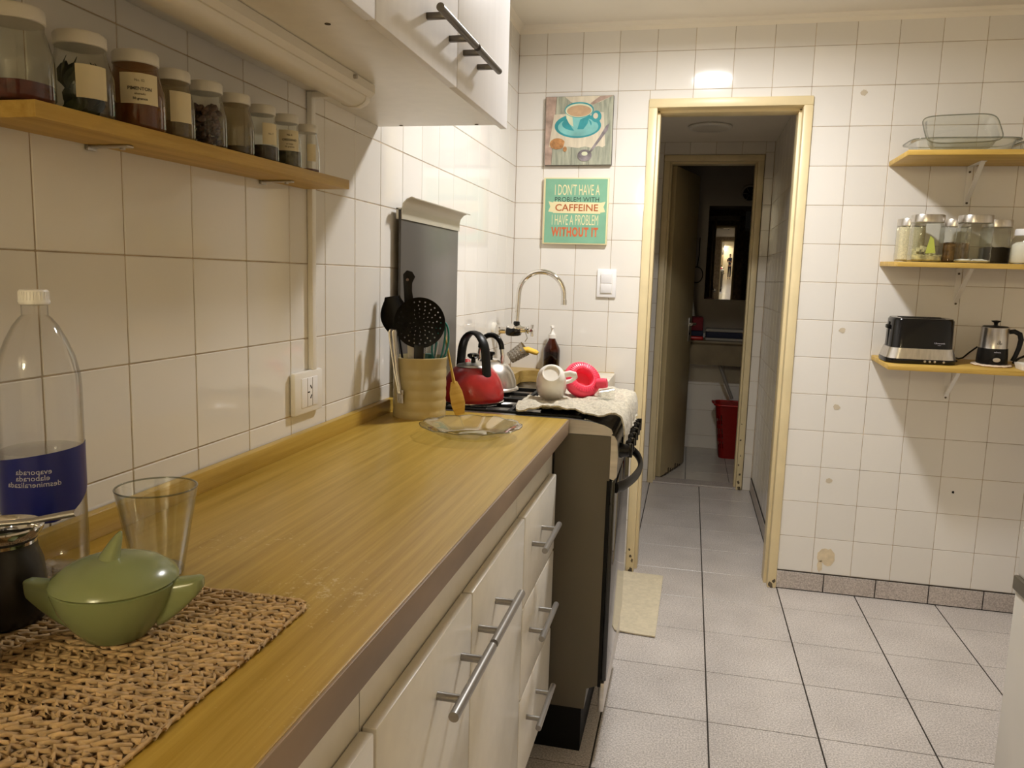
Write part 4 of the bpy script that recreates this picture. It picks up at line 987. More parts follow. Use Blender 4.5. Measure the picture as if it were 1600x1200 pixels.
for i in range(12):
    a = math.pi/6*i; bm = bmn(); tube(bm, [(r*math.cos(a), r*math.sin(a), h) for r, h in ((.064, .0062), (.090, .0168), (.111, .0252))], .0009, 6); obj('flute_ridge', bm, 'dish_glass', pl, 60)

# ================================================================== ON THE WORKTOP, NEAR END
# crocheted jute placemat
MX0, MX1, MY0, MY1 = .024, .385, -3.10, -2.630
pm = thing('placemat', 'crocheted natural jute placemat on the worktop under the sugar bowl', 'placemat', ((MX0+MX1)/2, (MY0+MY1)/2, ZT))
hw, hl_ = (MX1-MX0)/2, (MY1-MY0)/2
bm = bmn(); prism(bm, rounded(-hw+.004, hw-.004, -hl_+.004, hl_-.004, .02), 'z', .0003, .0022)
MT['jute_dark'] = mat('jute_under', (.14, .085, .035), .95); obj('backing', bm, 'jute_dark', pm, 0)
vs, fs = [], []
def add_tube(pts, r, n=5):
    base = len(vs); m_ = len(pts)
    for i, p in enumerate(pts):
        q0 = pts[max(0, i-1)]; q1 = pts[min(m_-1, i+1)]; t = (q1-q0).normalized(); u = Vector((0, 0, 1)).cross(t)
        u = u.normalized() if u.length > 1e-6 else Vector((1, 0, 0)); v = t.cross(u)
        for k_ in range(n): vs.append(p+u*(r*math.cos(2*math.pi*k_/n))+v*(r*math.sin(2*math.pi*k_/n)))
    for i in range(m_-1):
        for k_ in range(n): j_ = (k_+1) % n; fs.append((base+i*n+k_, base+i*n+j_, base+(i+1)*n+j_, base+(i+1)*n+k_))
rr = random.Random(11); NR = 40; dyr = 2*hl_/NR; px = .0122
for r_ in range(NR):
    yb = -hl_+dyr*(r_+.5); ins = .0
    edge = min(yb+hl_, hl_-yb)
    if edge < .02: ins = .02-math.sqrt(max(0, .02**2-(.02-edge)**2))
    N_ = int((2*hw-2*ins)/px)*8; ph = rr.uniform(0, 6); pts = []
    for i in range(N_+1):
        s = i/8*2*math.pi; x = -hw+ins+(2*hw-2*ins)*i/N_
        jx = .0012*math.sin(s*.37+ph)
        pts.append(Vector((x+.0048*math.sin(2*s)+jx, yb+.0058*math.sin(s+ph)+.0010*math.sin(s*.23+ph*2), .0050+.0020*math.cos(s+ph+.6)+.0008*math.sin(2.3*s))))
    add_tube(pts, .0021)
    pts2 = [Vector((p.x+.003, p.y+.0025*math.sin(i*.9), .0030+.0012*math.sin(i*.8+ph))) for i, p in enumerate(pts[::2])]
    add_tube(pts2, .0017)
ed = rounded(-hw, hw, -hl_, hl_, .022, 8); ed = [Vector((a, b_, .0030)) for a, b_ in ed]+[Vector((ed[0][0], ed[0][1], .0030))]
add_tube(ed, .0022)
me = bpy.data.meshes.new('crochet_stitches'); me.from_pydata([tuple(v) for v in vs], [], fs); me.materials.append(MT['jute'])
me.polygons.foreach_set('use_smooth', [True]*len(me.polygons))
o = bpy.data.objects.new('crochet_stitches', me); C.objects.link(o); o.parent = pm; o['kind'] = 'stuff'
ZM = ZT+.0075
# sugar bowl
sg = thing('sugar_bowl', 'sage green lidded sugar bowl with two wing handles on the placemat', 'sugar bowl', (.248, -2.757, ZM), (0, 0, math.radians(20)))
sg.scale = (.82, .82, .97)
bm = bmn(); lathe(bm, [(0, 0), (.031, 0), (.036, .003), (.050, .018), (.061, .034), (.067, .050), (.068, .055), (.066, .056), (.060, .040), (.040, .014), (0, .006)], 56); obj('bowl', bm, 'green_glaze', sg, 50)
bm = bmn(); lathe(bm, [(.0, .0535), (.066, .0555), (.0685, .058), (.066, .063), (.052, .072), (.032, .0785), (.012, .081), (0, .0812)], 56); ldb = obj('lid', bm, 'green_glaze', sg, 50)
bm = bmn(); pts = []
for i in range(9):
    t = i/8; pts.append((-.020+.026*t, 0, .078+.022*t**1.6))
tube(bm, [(-.006, 0, .0735), (-.003, 0, .083), (.0015, 0, .092), (.006, 0, .100), (.0085, 0, .1045)], [.0190, .0135, .0095, .0055, .0018], 18, flat=.72); kn = obj('knob', bm, 'green_glaze', ldb, 60); kn.rotation_euler = (0, 0, math.radians(35))
for s in (-1, 1):
    bm = bmn()
    def wing(u, v):
        x = s*(.048+.050*u); top = .0565+.003*u*u; bot = .010+.036*u**1.3; w_ = .030*(1-.25*u**3)
        # v runs around the section
        a = 2*math.pi*v; zc_, hz_ = (top+bot)/2, (top-bot)/2; sh_ = max(0, u-.9)/.1
        return Vector((x, w_*.5*(1-.5*sh_**2)*math.copysign(abs(math.sin(a))**.6, math.sin(a)), zc_+hz_*(1-.25*sh_**2)*math.copysign(abs(math.cos(a))**.5, math.cos(a))))
    grid(bm, 10, 20, wing); bmesh.ops.remove_doubles(bm, verts=bm.verts[:], dist=1e-5)
    bmesh.ops.holes_fill(bm, edges=[e for e in bm.edges if e.is_boundary]); obj('handle', bm, 'green_glaze', sg, 50)
# drinking glass
dg_ = thing('tumbler', 'tall clear flared drinking glass behind the sugar bowl', 'glass', (.175, -2.600, ZT+.0005))
bm = bmn(); lathe(bm, [(0, 0), (.0255, 0), (.0275, .003), (.0445, .1020), (.0448, .1045), (.0436, .1050), (.0430, .1030), (.0258, .010), (.022, .007), (0, .007)], 56); obj('wall', bm, 'glass', dg_, 40)
bm = bmn(); tube(bm, [(.0442*math.cos(2*math.pi*i/56), .0442*math.sin(2*math.pi*i/56), .1048) for i in range(56)], .0011, 8, closed=True); obj('lip', bm, 'glass_lip', dg_, 60)
bm = bmn(); lathe(bm, [(0, .001), (.0262, .001), (.0268, .008), (0, .008)], 40); obj('thick_base', bm, 'glass_lip', dg_, 60)
# water bottle
bt = thing('water_bottle', 'clear plastic water bottle with torn blue label and white cap', 'bottle', (.067, -2.648, ZT+.0070))
pf = [(0, .003), (.024, .0), (.036, .001), (.041, .006), (.0425, .014), (.0425, .10), (.0415, .104), (.0425, .108), (.0425, .215), (.0415, .230), (.037, .250), (.030, .268), (.022, .284), (.016, .292), (.0130, .295), (.0130, .306), (.0155, .307), (.0155, .309), (.0125, .310)]
bm = bmn(); lathe(bm, pf, 48); obj('bottle', bm, 'pet', bt, 40)
bm = bmn(); lathe(bm, [(0, .004), (.023, .003), (.035, .004), (.040, .009), (.0413, .015), (.0413, .146), (.040, .1465), (0, .147)], 48); obj('water', bm, 'water', bt, 40)
bm = bmn(); lathe(bm, [(.0, .322), (.0135, .3225), (.0145, .321), (.0148, .312), (.0155, .3105), (.0155, .307), (.0140, .306)], 36)
for i in range(30):
    a = 2*math.pi*i/30; box(bm, .0146*math.cos(a)-.0004, .0146*math.cos(a)+.0004, .0146*math.sin(a)-.0004, .0146*math.sin(a)+.0004, .311, .3205)
obj('cap', bm, 'white_plastic', bt, 40)
bm = bmn()
a_v = math.atan2(-3.365+2.648, .765-.063)            # towards the open side of the room
def lab_(u, v):
    a = a_v+math.radians(-100+200*u); zt_ = .152-.018*(1-u)*(1-u); zb_ = .083-.012*math.sin(u*3.0)+.040*max(0, u-.55)**1.3*2.2
    return Vector((  .0430*math.cos(a), .0430*math.sin(a), zb_+(zt_-zb_)*v))
sheet(bm, 40, 6, lab_, .0003); lb = obj('label', bm, 'blue_label', bt, 50)
for s_, zz, da in (('evaporada', .126, -6), ('elaborada', .119, -10), ('desmineralizada', .112, -8)):
    curved_text('printed_word', s_, .0085, 'light_ink', lb, .0439, a_v-math.radians(10-da*.4), zz+.003, mirror=True)     # print seen from its back
# mate gourd and straw
mt = thing('mate_gourd', 'black leather-covered mate gourd with metal rim beside the water bottle', 'gourd', (.125, -2.762, ZM))
bm = bmn(); lathe(bm, [(0, 0), (.030, 0), (.034, .003), (.0365, .018), (.037, .040), (.035, .060), (.0305, .074), (.030, .082), (.033, .090)], 40); obj('body', bm, 'mate_leather', mt, 50)
bm = bmn(); lathe(bm, [(.032, .086), (.0360, .092), (.0370, .096), (.0355, .0975), (.0330, .096), (.031, .088), (.029, .070)], 40); obj('rim', bm, 'chrome', mt, 50)
bm = bmn(); lathe(bm, [(0, .080), (.030, .078)], 30); MT['yerba'] = mat('yerba', (.10, .11, .03), .95, var=.5, vscale=200); obj('yerba', bm, 'yerba', mt)
so = thing('straw', 'flat steel drinking straw resting across the mate gourd rim', 'straw', (.125, -2.762, ZM+.097))
bm = bmn(); tube(bm, [(-.05, -.020, -.004), (0, -.004, .003), (.030, .006, .006), (.058, .014, .012), (.072, .018, .015)], [.0045, .0045, .0048, .0058, .0058], 12, flat=.6); obj('tube', bm, 'dull_steel', so, 60)
# jar at the picture's left border
jl = thing('sugar_jar', 'glass jar of coarse white contents on the placemat next to the mate gourd', 'jar', (.160, -2.872, ZM))
jl.scale = (.96, .96, .80)
bm = bmn(); lathe(bm, [(0, 0), (.046, 0), (.050, .004), (.0545, .014), (.052, .022), (.050, .026), (.051, .09), (.053, .098), (.050, .106), (.044, .112), (.044, .122)], 40); obj('glass_body', bm, 'dish_glass', jl, 50)
MT['coarse'] = mat('coarse_white', (.62, .58, .46), .9, var=.3, vscale=160, bump=.5, bscale=200)
bm = bmn(); lathe(bm, [(0, .004), (.045, .004), (.049, .012), (.0485, .085), (.02, .089), (0, .09)], 40); obj('contents', bm, 'coarse', jl, 40)
bm = bmn(); lathe(bm, [(0, .126), (.044, .126), (.047, .122), (.047, .110), (.045, .110)], 36); obj('lid', bm, 'steel', jl, 40)
# crumpled wrapper behind the mate
cw = bmn(); rr = random.Random(4)
def crump(u, v): return Vector(((u-.5)*.05, (v-.5)*.035, .002+.010*abs(math.sin(u*9+v*3))*abs(math.cos(v*7-u*4))))
sheet(cw, 12, 10, crump, .0004); MT['foil'] = mat('foil', (.75, .72, .68), .2, 1.0)
o = obj('foil_wrapper', cw, 'foil', None, 0); o.location = (.150, -2.705, ZM-.001); tag(o, 'crumpled scrap of silver foil between bottle and sugar bowl', 'foil')

# ================================================================== BACK WALL: PICTURES, SWITCH
def fit_text(name, s, w_, h_, m, parent, cx, cz, y, bold=0.0, space=1.0):
    cu = bpy.data.curves.new(name, 'FONT'); cu.body = s; cu.size = 1.0; cu.offset = bold; cu.extrude = 0; cu.resolution_u = 4; cu.space_character = space
    t = bpy.data.objects.new('tmp_text', cu); C.objects.link(t)
    dg = bpy.context.evaluated_depsgraph_get(); me = bpy.data.meshes.new_from_object(t.evaluated_get(dg)); bpy.data.objects.remove(t, do_unlink=True)
    xs = [v.co.x for v in me.vertices]; ys = [v.co.y for v in me.vertices]
    x0, x1, y0, y1 = min(xs), max(xs), min(ys), max(ys)
    for v in me.vertices: v.co = Vector((cx+((v.co.x-x0)/(x1-x0)-.5)*w_, y, cz+((v.co.y-y0)/(y1-y0)-.5)*h_))
    me.materials.clear(); me.materials.append(MT[m]); me.name = name
    o = bpy.data.objects.new(name, me); C.objects.link(o); o.parent = parent; return o
# slogan board
MT['mint'] = mat('mint_print', (.20, .43, .29), .5, var=.06, vscale=20)
MT['cream_print'] = mat('cream_print', (.76, .68, .40), .55)
MT['brown_print'] = mat('rust_print', (.42, .11, .03), .55)
MT['red_print'] = mat('red_print', (.60, .13, .045), .55)
MT['slate_print'] = mat('slate_print', (.025, .05, .045), .55)
W = .277
sg2 = thing('slogan_board', 'square mint green board with a caffeine slogan beside the light switch', 'sign', (.267, -.001, 1.429))
obj('board', B1(-W/2, W/2, -.018, 0, 0, W, b=.001), 'cream_print', sg2)
obj('mint_field', B1(-W/2+.008, W/2-.006, -.0188, -.0175, .005, W-.005), 'mint', sg2, 0)
yy = -.0191
fit_text('lettering', "I DON'T HAVE A", .69*W, .165*W, 'cream_print', sg2, .02*W, .82*W, yy, .004)
fit_text('lettering', 'PROBLEM WITH', .68*W, .070*W, 'slate_print', sg2, .02*W, .675*W, yy, .0)
bm = bmn(); prism(bm, [(-.345*W, .470*W), (.385*W, .462*W), (.385*W, .628*W), (-.345*W, .642*W)], 'y', -.0194, -.0186)
for s in (-1, 1):
    a = .02*W+s*.365*W; prism(bm, [(a-s*.03*W, .62*W), (a+s*.075*W, .645*W), (a+s*.045*W, .565*W), (a+s*.075*W, .49*W), (a-s*.03*W, .475*W)], 'y', -.0191, -.0186)
obj('ribbon', bm, 'cream_print', sg2, 0)
fit_text('lettering', 'CAFFEINE', .66*W, .105*W, 'brown_print', sg2, .02*W, .552*W, -.0198, .014)
fit_text('lettering', 'I HAVE A PROBLEM', .715*W, .155*W, 'cream_print', sg2, .0, .367*W, yy, .0)
fit_text('lettering', 'WITHOUT IT', .725*W, .145*W, 'red_print', sg2, .0, .185*W, yy, .045, 1.15)
# coffee picture
W2 = .284
cp = thing('coffee_picture', 'square canvas print of a turquoise coffee cup on weathered boards', 'picture', (.269, -.001, 1.757), (0, math.radians(-.4), 0))
MT['print_board'] = wood('print_boards', (.20, .22, .17), (.47, .47, .36), 6, (10, 1, 1.2), .6, 0)
MT['print_dark'] = mat('print_dark_gap', (.08, .07, .055), .6)
MT['print_rose'] = mat('print_rose_wood', (.42, .30, .24), .6, var=.3, vscale=30)
MT['print_cloth'] = mat('print_cloth', (.62, .55, .42), .65, var=.12, vscale=60, stretch=(1, 1, .2))
MT['print_teal'] = mat('print_teal', (.03, .27, .30), .5, var=.25, vscale=14)
MT['print_aqua'] = mat('print_aqua', (.19, .47, .45), .5, var=.25, vscale=12)
MT['print_pale'] = mat('print_pale', (.62, .64, .45), .5, var=.15, vscale=16)
MT['print_coffee'] = mat('print_coffee', (.50, .33, .19), .5, var=.15, vscale=30)
MT['print_cookie'] = mat('print_cookie', (.42, .20, .07), .6, var=.35, vscale=70)
MT['print_silver'] = mat('print_silver', (.22, .19, .20), .5, var=.6, vscale=25)
obj('canvas', B1(-W2/2, W2/2, -.019, 0, 0, W2*.985, b=.001), 'print_dark', cp)
lay = [0]
def flat(name, pts, m):
    lay[0] += 1; y1 = -.0191-.00012*lay[0]; bm = bmn(); prism(bm, [((s-.5)*W2, t*W2*.985) for s, t in pts], 'y', y1, y1+.00011); return obj(name, bm, m, cp, 0)
def ell(cx, cy, rx, ry, n=40, a0=0, a1=360): return [(cx+rx*math.cos(math.radians(a0+(a1-a0)*i/n)), cy+ry*math.sin(math.radians(a0+(a1-a0)*i/n))) for i in range(n if a1-a0 == 360 else n+1)]
for a, b_, c_, d, mm in ((.005, .10, .005, .16, 'print_rose'), (.105, .40, .165, .38, 'print_board'), (.405, .66, .385, .60, 'print_board'), (.665, .995, .605, .995, 'print_board')):
    flat('printed_board', [(a, .004), (b_, .004), (d, .996), (c_, .996)], mm)
flat('printed_napkin', [(.28, .996), (.995, .996), (.80, .905), (.56, .86), (.38, .91)], 'print_cloth'); flat('printed_fold', [(.80, .99), (.995, .995), (.70, .87), (.66, .89)], 'print_rose')
flat('printed_cloth', [(.13, .74), (.86, .76), (.90, .28), (.86, .255), (.80, .275), (.70, .25), (.60, .27), (.5, .25), (.35, .27), (.2, .25), (.06, .27)], 'print_cloth')
flat('printed_saucer', ell(.485, .57, .345, .175), 'print_teal'); flat('printed_saucer', ell(.49, .555, .30, .135), 'print_aqua'); flat('printed_saucer', ell(.47, .60, .22, .10), 'print_teal')
flat('printed_handle', ell(.755, .70, .075, .085), 'print_teal'); flat('printed_handle', ell(.745, .71, .035, .042), 'print_cloth')
flat('printed_cup', [(.285, .80)]+[(.285+.04*math.sin(t*1.5)+.11*t**2.2, .80-.30*t) for t in [i/8 for i in range(1, 9)]]+[(.60+.11*(1-t)**1.2, .50+.30*t) for t in [i/8 for i in range(0, 9)]], 'print_aqua')
flat('printed_cup', [(.30, .77), (.40, .72), (.42, .56), (.36, .60), (.315, .68)], 'print_pale'); flat('printed_cup', [(.52, .66), (.66, .72), (.63, .60), (.57, .52), (.48, .52)], 'print_teal')
flat('printed_rim', ell(.50, .80, .215, .112), 'print_teal'); flat('printed_rim', ell(.497, .793, .20, .098), 'print_pale'); flat('printed_coffee', ell(.50, .785, .18, .082), 'print_coffee')
flat('printed_cookie', ell(.19, .315, .115, .08, 30, 20, 320), 'print_cookie'); flat('printed_crumb', ell(.305, .235, .03, .04, 8), 'print_cookie')
flat('printed_spoon', [(.67, .20), (.70, .19), (.93, .50), (.95, .60), (.90, .56), (.82, .42)], 'print_silver'); flat('printed_spoon', ell(.60, .14, .105, .085), 'print_silver'); flat('printed_shine', ell(.60, .165, .045, .03), 'print_pale')
# light switch
sw = thing('light_switch', 'white double light switch on the back wall by the doorway', 'light switch', (.412, -.001, 1.268))
obj('plate', B1(-.041, .041, -.010, 0, -.060, .060, b=.004), 'white_bright', sw)
obj('frame', B1(-.026, .026, -.0112, -.009, -.046, .046, b=.001), 'white_plastic', sw)
for z in (-.0215, .0215):
    o = obj('rocker', B1(-.0235, .0235, -.005, .003, -.0195, .0195, b=.0012), 'white_bright', sw, loc=(0, -.0125, z)); o.rotation_euler = (math.radians(7), 0, 0)

# ================================================================== RIGHT WALL SHELVES (on the back wall)
SX0, SX1 = 1.487, 2.56; SD = .285
def shelf(label, zb, tilt):
    t = thing('wall_shelf', label, 'shelf', (SX0, 0, zb), (math.radians(tilt), 0, 0))
    obj('board', B1(0, SX1-SX0, -SD, -.001, 0, .018, b=.0015), 'pine_x', t)
    for bx in (.288, .98):
        bm = bmn(); box(bm, bx-.010, bx+.010, -.0035, -.0006, -.145, -.0004, .0006); box(bm, bx-.010, bx+.010, -.150, -.001, -.0034, -.0004, .0006)
        prism(bm, [(-.004, -.136), (-.001, -.126), (-.128, -.0034), (-.142, -.0034)], 'x', bx-.007, bx+.007)
        br = obj('bracket', bm, 'white_plastic', t, 30)
        for zz in (-.022, -.138):
            bm = bmn(); lathe(bm, [(0, .0), (.0042, .0), (.0042, .0025), (0, .003)], 12, (bx, -.0033, zz), (0, -1, 0)); obj('screw', bm, 'grime', br)
    return t
shelf('upper pine wall shelf carrying the glass baking dishes', 1.752, 0.0)
shelf('middle pine wall shelf carrying the storage jars', 1.368, 1.4)
shelf('lower pine wall shelf carrying toaster and small kettle', .997, 2.2)
def ztop(zb, tilt, y): return zb+.018*math.cos(math.radians(tilt))+y*math.sin(math.radians(tilt))
# baking dishes
def dish(label, L_, Wd, H_, lip, loc, rot):
    t = thing('baking_dish', label, 'baking dish', loc, rot)
    bm = bmn(); n = 56
    def ringp(a, b_, z, e=5.0):
        o = []
        for i in range(n):
            th = 2*math.pi*i/n; c_, s_ = math.cos(th), math.sin(th); o.append(bm.verts.new((a*math.copysign(abs(c_)**(2/e), c_), b_*math.copysign(abs(s_)**(2/e), s_), z)))
        return o
    a, b_ = L_/2, Wd/2
    R = [ringp(a*.86, b_*.84, 0), ringp(a*.90, b_*.88, .004), ringp(a*.97, b_*.96, H_*.9), ringp(a, b_, H_), ringp(a+lip, b_+lip*.4, H_+.002), ringp(a+lip, b_+lip*.4, H_-.003), ringp(a*.985, b_*.98, H_-.004), ringp(a*.92, b_*.90, .008), ringp(a*.86, b_*.84, .004)]
    for p, q in zip(R, R[1:]):
        for i in range(n): j = (i+1) % n; bm.faces.new((p[i], p[j], q[j], q[i]))
    bm.faces.new(R[0][::-1]); bm.faces.new(R[-1]); obj('dish', bm, 'dish_glass', t, 40)
    bm = bmn(); pts = []
    for i in range(n):
        th = 2*math.pi*i/n; c_, s_ = math.cos(th), math.sin(th); pts.append(((a+lip)*math.copysign(abs(c_)**.4, c_), (b_+lip*.4)*math.copysign(abs(s_)**.4, s_), H_))
    tube(bm, pts, .0022, 6, closed=True); obj('rim', bm, 'glass_lip', t, 60)
    return t
z1 = 1.7702
dish('wide oblong glass baking dish lying flat on the upper shelf', .335, .20, .045, .014, (1.690, -.150, z1), (0, 0, 0))
dish('smaller oblong glass dish resting tilted inside the wide baking dish', .235, .15, .050, .008, (1.683, -.143, z1+.0560), (math.radians(48), math.radians(-2), 0))
dish('shallow glass dish beside the wide baking dish on the upper shelf', .24, .18, .035, .010, (1.995, -.145, z1), (0, 0, 0))
# canisters
def canister(label, x, y, s, h, fill, fh, extra=None):
    zb = ztop(1.368, 1.4, y)+.0012
    t = thing('canister', label, 'jar', (x, y, zb), (math.radians(1.4), 0, 0), 'canisters on the middle shelf')
    hb_ = h-.026; n = 40; e = 4.5
    pf = [(0, .0), (s*.92, 0.0), (s, .006)]; k = 4
    for q in range(k):
        za = .010+(hb_-.02)*q/k; zz = .010+(hb_-.02)*(q+1)/k
        pf += [(s*.985, za), (s*1.012, (za+zz)/2), (s*.985, zz-.002)]
    pf += [(s*.97, hb_-.004), (s*.93, hb_)]
    bm = bmn(); lathe(bm, pf, n, sq=e); obj('glass_body', bm, 'jar_glass', t, 35)
    bm = bmn(); lathe(bm, [(0, hb_-.002), (s*1.0, hb_-.002), (s*1.03, hb_), (s*1.03, h-.004), (s*1.0, h), (0, h)], 48, sq=2.6); obj('lid', bm, 'steel_v', t, 35)
    if fill:
        bm = bmn(); rr = random.Random(int(x*1000)); k_ = .95; top = hb_*fh
        R = lathe(bm, [(0, .003), (s*.9*k_, .003), (s*k_, .008), (s*k_, top), (s*k_*.6, top+.003), (0, top+.002)], n, sq=e)
        for ring in R[3:5]:
            for v in ring: v.co.z += rr.uniform(-.003, .003)
        obj('contents', bm, fill, t, 40)
    return t
MT['c_rice'] = mat('pale_grain', (.66, .58, .40), .9, var=.2, vscale=220, bump=.5, bscale=260)
MT['c_nuts'] = mat('brown_cookies', (.30, .17, .06), .9, var=.5, vscale=60, bump=.6, bscale=90)
MT['c_flour'] = mat('white_flour', (.78, .74, .66), .95)
MT['c_black'] = mat('ground_coffee', (.025, .018, .013), .95, var=.3, vscale=200)
MT['c_mix'] = mat('herb_tea', (.42, .36, .17), .9, var=.55, vscale=70, bump=.5, bscale=120)
canister('square glass canister full of pale grain at the shelf end', 1.568, -.085, .047, .160, 'c_rice', .97)
c2 = canister('square glass canister with herb bags and a yellow-green paper', 1.590, -.212, .0525, .168, 'c_mix', .16)
bm = bmn(); prism(bm, [(-.010, .030), (.024, .032), (.014, .082), (.002, .092)], 'y', -.0465, -.0455); MT['lime'] = mat('lime_paper', (.55, .60, .10), .7); obj('paper_tag', bm, 'lime', c2, 0)
bm = bmn(); rr = random.Random(12)
for k in range(16):
    x, y, z = rr.uniform(-.035, .035), rr.uniform(-.03, .035), rr.uniform(.022, .055); a = rr.uniform(-.6, .6)
    box(bm, x-.006, x+.006, y-.002, y+.002, z-.006, z+.008, .001)
MT['teabag'] = mat('tea_bags', (.48, .43, .24), .9, var=.4, vscale=60); o = obj('tea_bags', bm, 'teabag', c2, 0); o['kind'] = 'stuff'
canister('square glass canister of brown biscuits behind the front canisters', 1.722, -.085, .047, .160, 'c_nuts', .52)
canister('square glass canister with only a little flour left', 1.748, -.212, .0525, .168, 'c_flour', .06)
canister('square glass canister one third full of black ground coffee', 1.862, -.085, .047, .160, 'c_black', .42)
fj = thing('flour_jar', 'round white-lidded glass jar of flour on the middle shelf', 'jar', (1.930, -.205, ztop(1.368, 1.4, -.205)+.001), (math.radians(1.4), 0, 0))
bm = bmn(); lathe(bm, [(0, 0), (.050, 0), (.056, .006), (.056, .070), (.052, .088), (.042, .098), (.042, .106)], 40); obj('glass_body', bm, 'jar_glass', fj, 45)
bm = bmn(); lathe(bm, [(0, .003), (.049, .003), (.054, .008), (.054, .066), (.040, .076), (.01, .082), (0, .082)], 40); obj('contents', bm, 'c_flour', fj, 45)
bm = bmn(); lathe(bm, [(0, .100), (.046, .100), (.047, .102), (.047, .120), (.044, .123), (0, .123)], 40); obj('lid', bm, 'white_bright', fj, 40)
# toaster
ty = -.155
ts = thing('toaster', 'black toaster with a brushed steel band on the lower shelf', 'toaster', (1.614, ty, ztop(.997, 2.2, ty)-.0005), (math.radians(2.2), 0, math.radians(3)))
def rsec(a, b_, r, n=6): return rounded(-a, a, -b_, b_, r, n)
def loft(bm, secs, cap=True):
    R = [[bm.verts.new((p[0], p[1], z)) for p in sec] for sec, z in secs]; n = len(R[0])
    for p, q in zip(R, R[1:]):
        for i in range(n): j = (i+1) % n; bm.faces.new((p[i], p[j], q[j], q[i]))
    if cap: bm.faces.new(R[0][::-1]); bm.faces.new(R[-1])
bm = bmn(); loft(bm, [(rsec(.124, .075, .045), .003), (rsec(.126, .077, .045), .008), (rsec(.125, .076, .045), .020)]); obj('base', bm, 'black_gloss', ts, 40)
bm = bmn(); loft(bm, [(rsec(.125, .0765, .045), .019), (rsec(.120, .073, .045), .036), (rsec(.114, .069, .044), .058)]); obj('steel_band', bm, 'steel_v', ts, 40)
bm = bmn(); loft(bm, [(rsec(.112, .067, .042), .056), (rsec(.110, .066, .042), .060), (rsec(.108, .065, .042), .160), (rsec(.103, .060, .040), .168)]); bd = obj('shell', bm, 'black_gloss', ts, 40)
for s in (-.022, .022): obj('slot', B1(-.075, .075, s-.010, s+.010, .1675, .1690), 'black_matt', bd, 0)
obj('lever', B1(-.120, -.106, -.012, .012, .125, .140, b=.003), 'black', ts); obj('lever_track', B1(-.1108, -.109, -.004, .004, .06, .15), 'black_matt', ts, 0)
for k, dx in enumerate((.005, .022, .039, .070)):
    bm = bmn(); lathe(bm, [(0, 0), (.0045, 0), (.004, .0015), (0, .002)], 12, (dx, -.0765, .012), (0, -1, 0)); obj('button', bm, 'steel', ts)
text('maker_name', 'Ultracomb', .0085, 'light_ink', bd, face_mtx((.052, -.0672, .080), (1, 0, 0), (0, 0, 1)), .0002); text('maker_name', 'toaster', .004, 'light_ink', bd, face_mtx((.052, -.0672, .073), (1, 0, 0), (0, 0, 1)), .0002)
obj('plug_stub', B1(.118, .136, .01, .03, .004, .016, b=.002), 'black', ts)
# small electric kettle
ky = -.150
ke = thing('electric_kettle', 'small steel electric kettle with black base and handle on the lower shelf', 'kettle', (1.872, ky, ztop(.997, 2.2, ky)+.008), (math.radians(2.2), 0, math.radians(-8)))
bm = bmn(); lathe(bm, [(0, 0), (.050, 0), (.0515, .004), (.0505, .030), (.0485, .058), (0, .058)], 44); bs2 = obj('base', bm, 'black', ke, 40)
bm = bmn(); lathe(bm, [(.0480, .057), (.0470, .060), (.0452, .128), (.0470, .131), (.0470, .134), (.044, .135)], 44); bd2 = obj('steel_body', bm, 'steel_v', ke, 40)
bm = bmn(); lathe(bm, [(.0455, .134), (.040, .138), (.012, .140), (.006, .142), (.007, .150), (.015, .155), (.016, .158), (0, .160)], 32); obj('lid', bm, 'black', ke, 40)
bm = bmn(); tube(bm, [(.040, 0, .118), (.062, 0, .121), (.080, 0, .112), (.086, 0, .092), (.082, 0, .060), (.074, 0, .030), (.066, 0, .012)], [.010, .011, .0115, .0115, .0105, .010, .009], 12, flat=.8); obj('handle', bm, 'black', ke, 60)
text('maker_name', 'winco', .009, 'light_ink', bs2, face_mtx((.006, -.0500, .046), (1, 0, 0), (0, 0, 1)), .0003)
bm = bmn(); lathe(bm, [(0, 0), (.013, 0), (.012, .002), (0, .0025)], 24, (.006, -.0500, .018), (0, -1, 0), sy=.65, ref=(1, 0, 0)); obj('switch', bm, 'steel', bs2)
bm = bmn()
for a in (90, 210, 330):
    ca, sa = math.cos(math.radians(a)), math.sin(math.radians(a))
    tube(bm, [(.010+.0048*ca+.0032*math.cos(t*math.pi/4), -.0468, .080+.0048*sa+.0032*math.sin(t*math.pi/4)) for t in range(8)], .0007, 5, closed=True)
obj('trefoil_mark', bm, 'ink', bd2, 0)
bm = bmn(); zc = -.004
tube(bm, [(-.046, .03, .055), (-.068, .045, .030), (-.084, .065, .006), (-.094, .088, -.001), (-.098, .120, -.002)], .0032, 8); obj('cord', bm, 'black', ke, 60)
# woven mat under the kettle
wm = thing('trivet', 'round pale woven rope trivet under the small electric kettle', 'trivet', (1.868, ky-.01, ztop(.997, 2.2, ky-.01)), (math.radians(2.2), 0, 0))
MT['rope'] = mat('pale_rope', (.70, .56, .42), .9, var=.25, vscale=100, bump=.5, bscale=150)
bm = bmn()
for r in (.012, .024, .036, .048, .060): tube(bm, [(r*math.cos(2*math.pi*i/36), r*math.sin(2*math.pi*i/36), .0040+.0008*math.sin(i*2.1)) for i in range(36)], .0068, 6, closed=True, flat=.5)
obj('rope_coil', bm, 'rope', wm, 60)
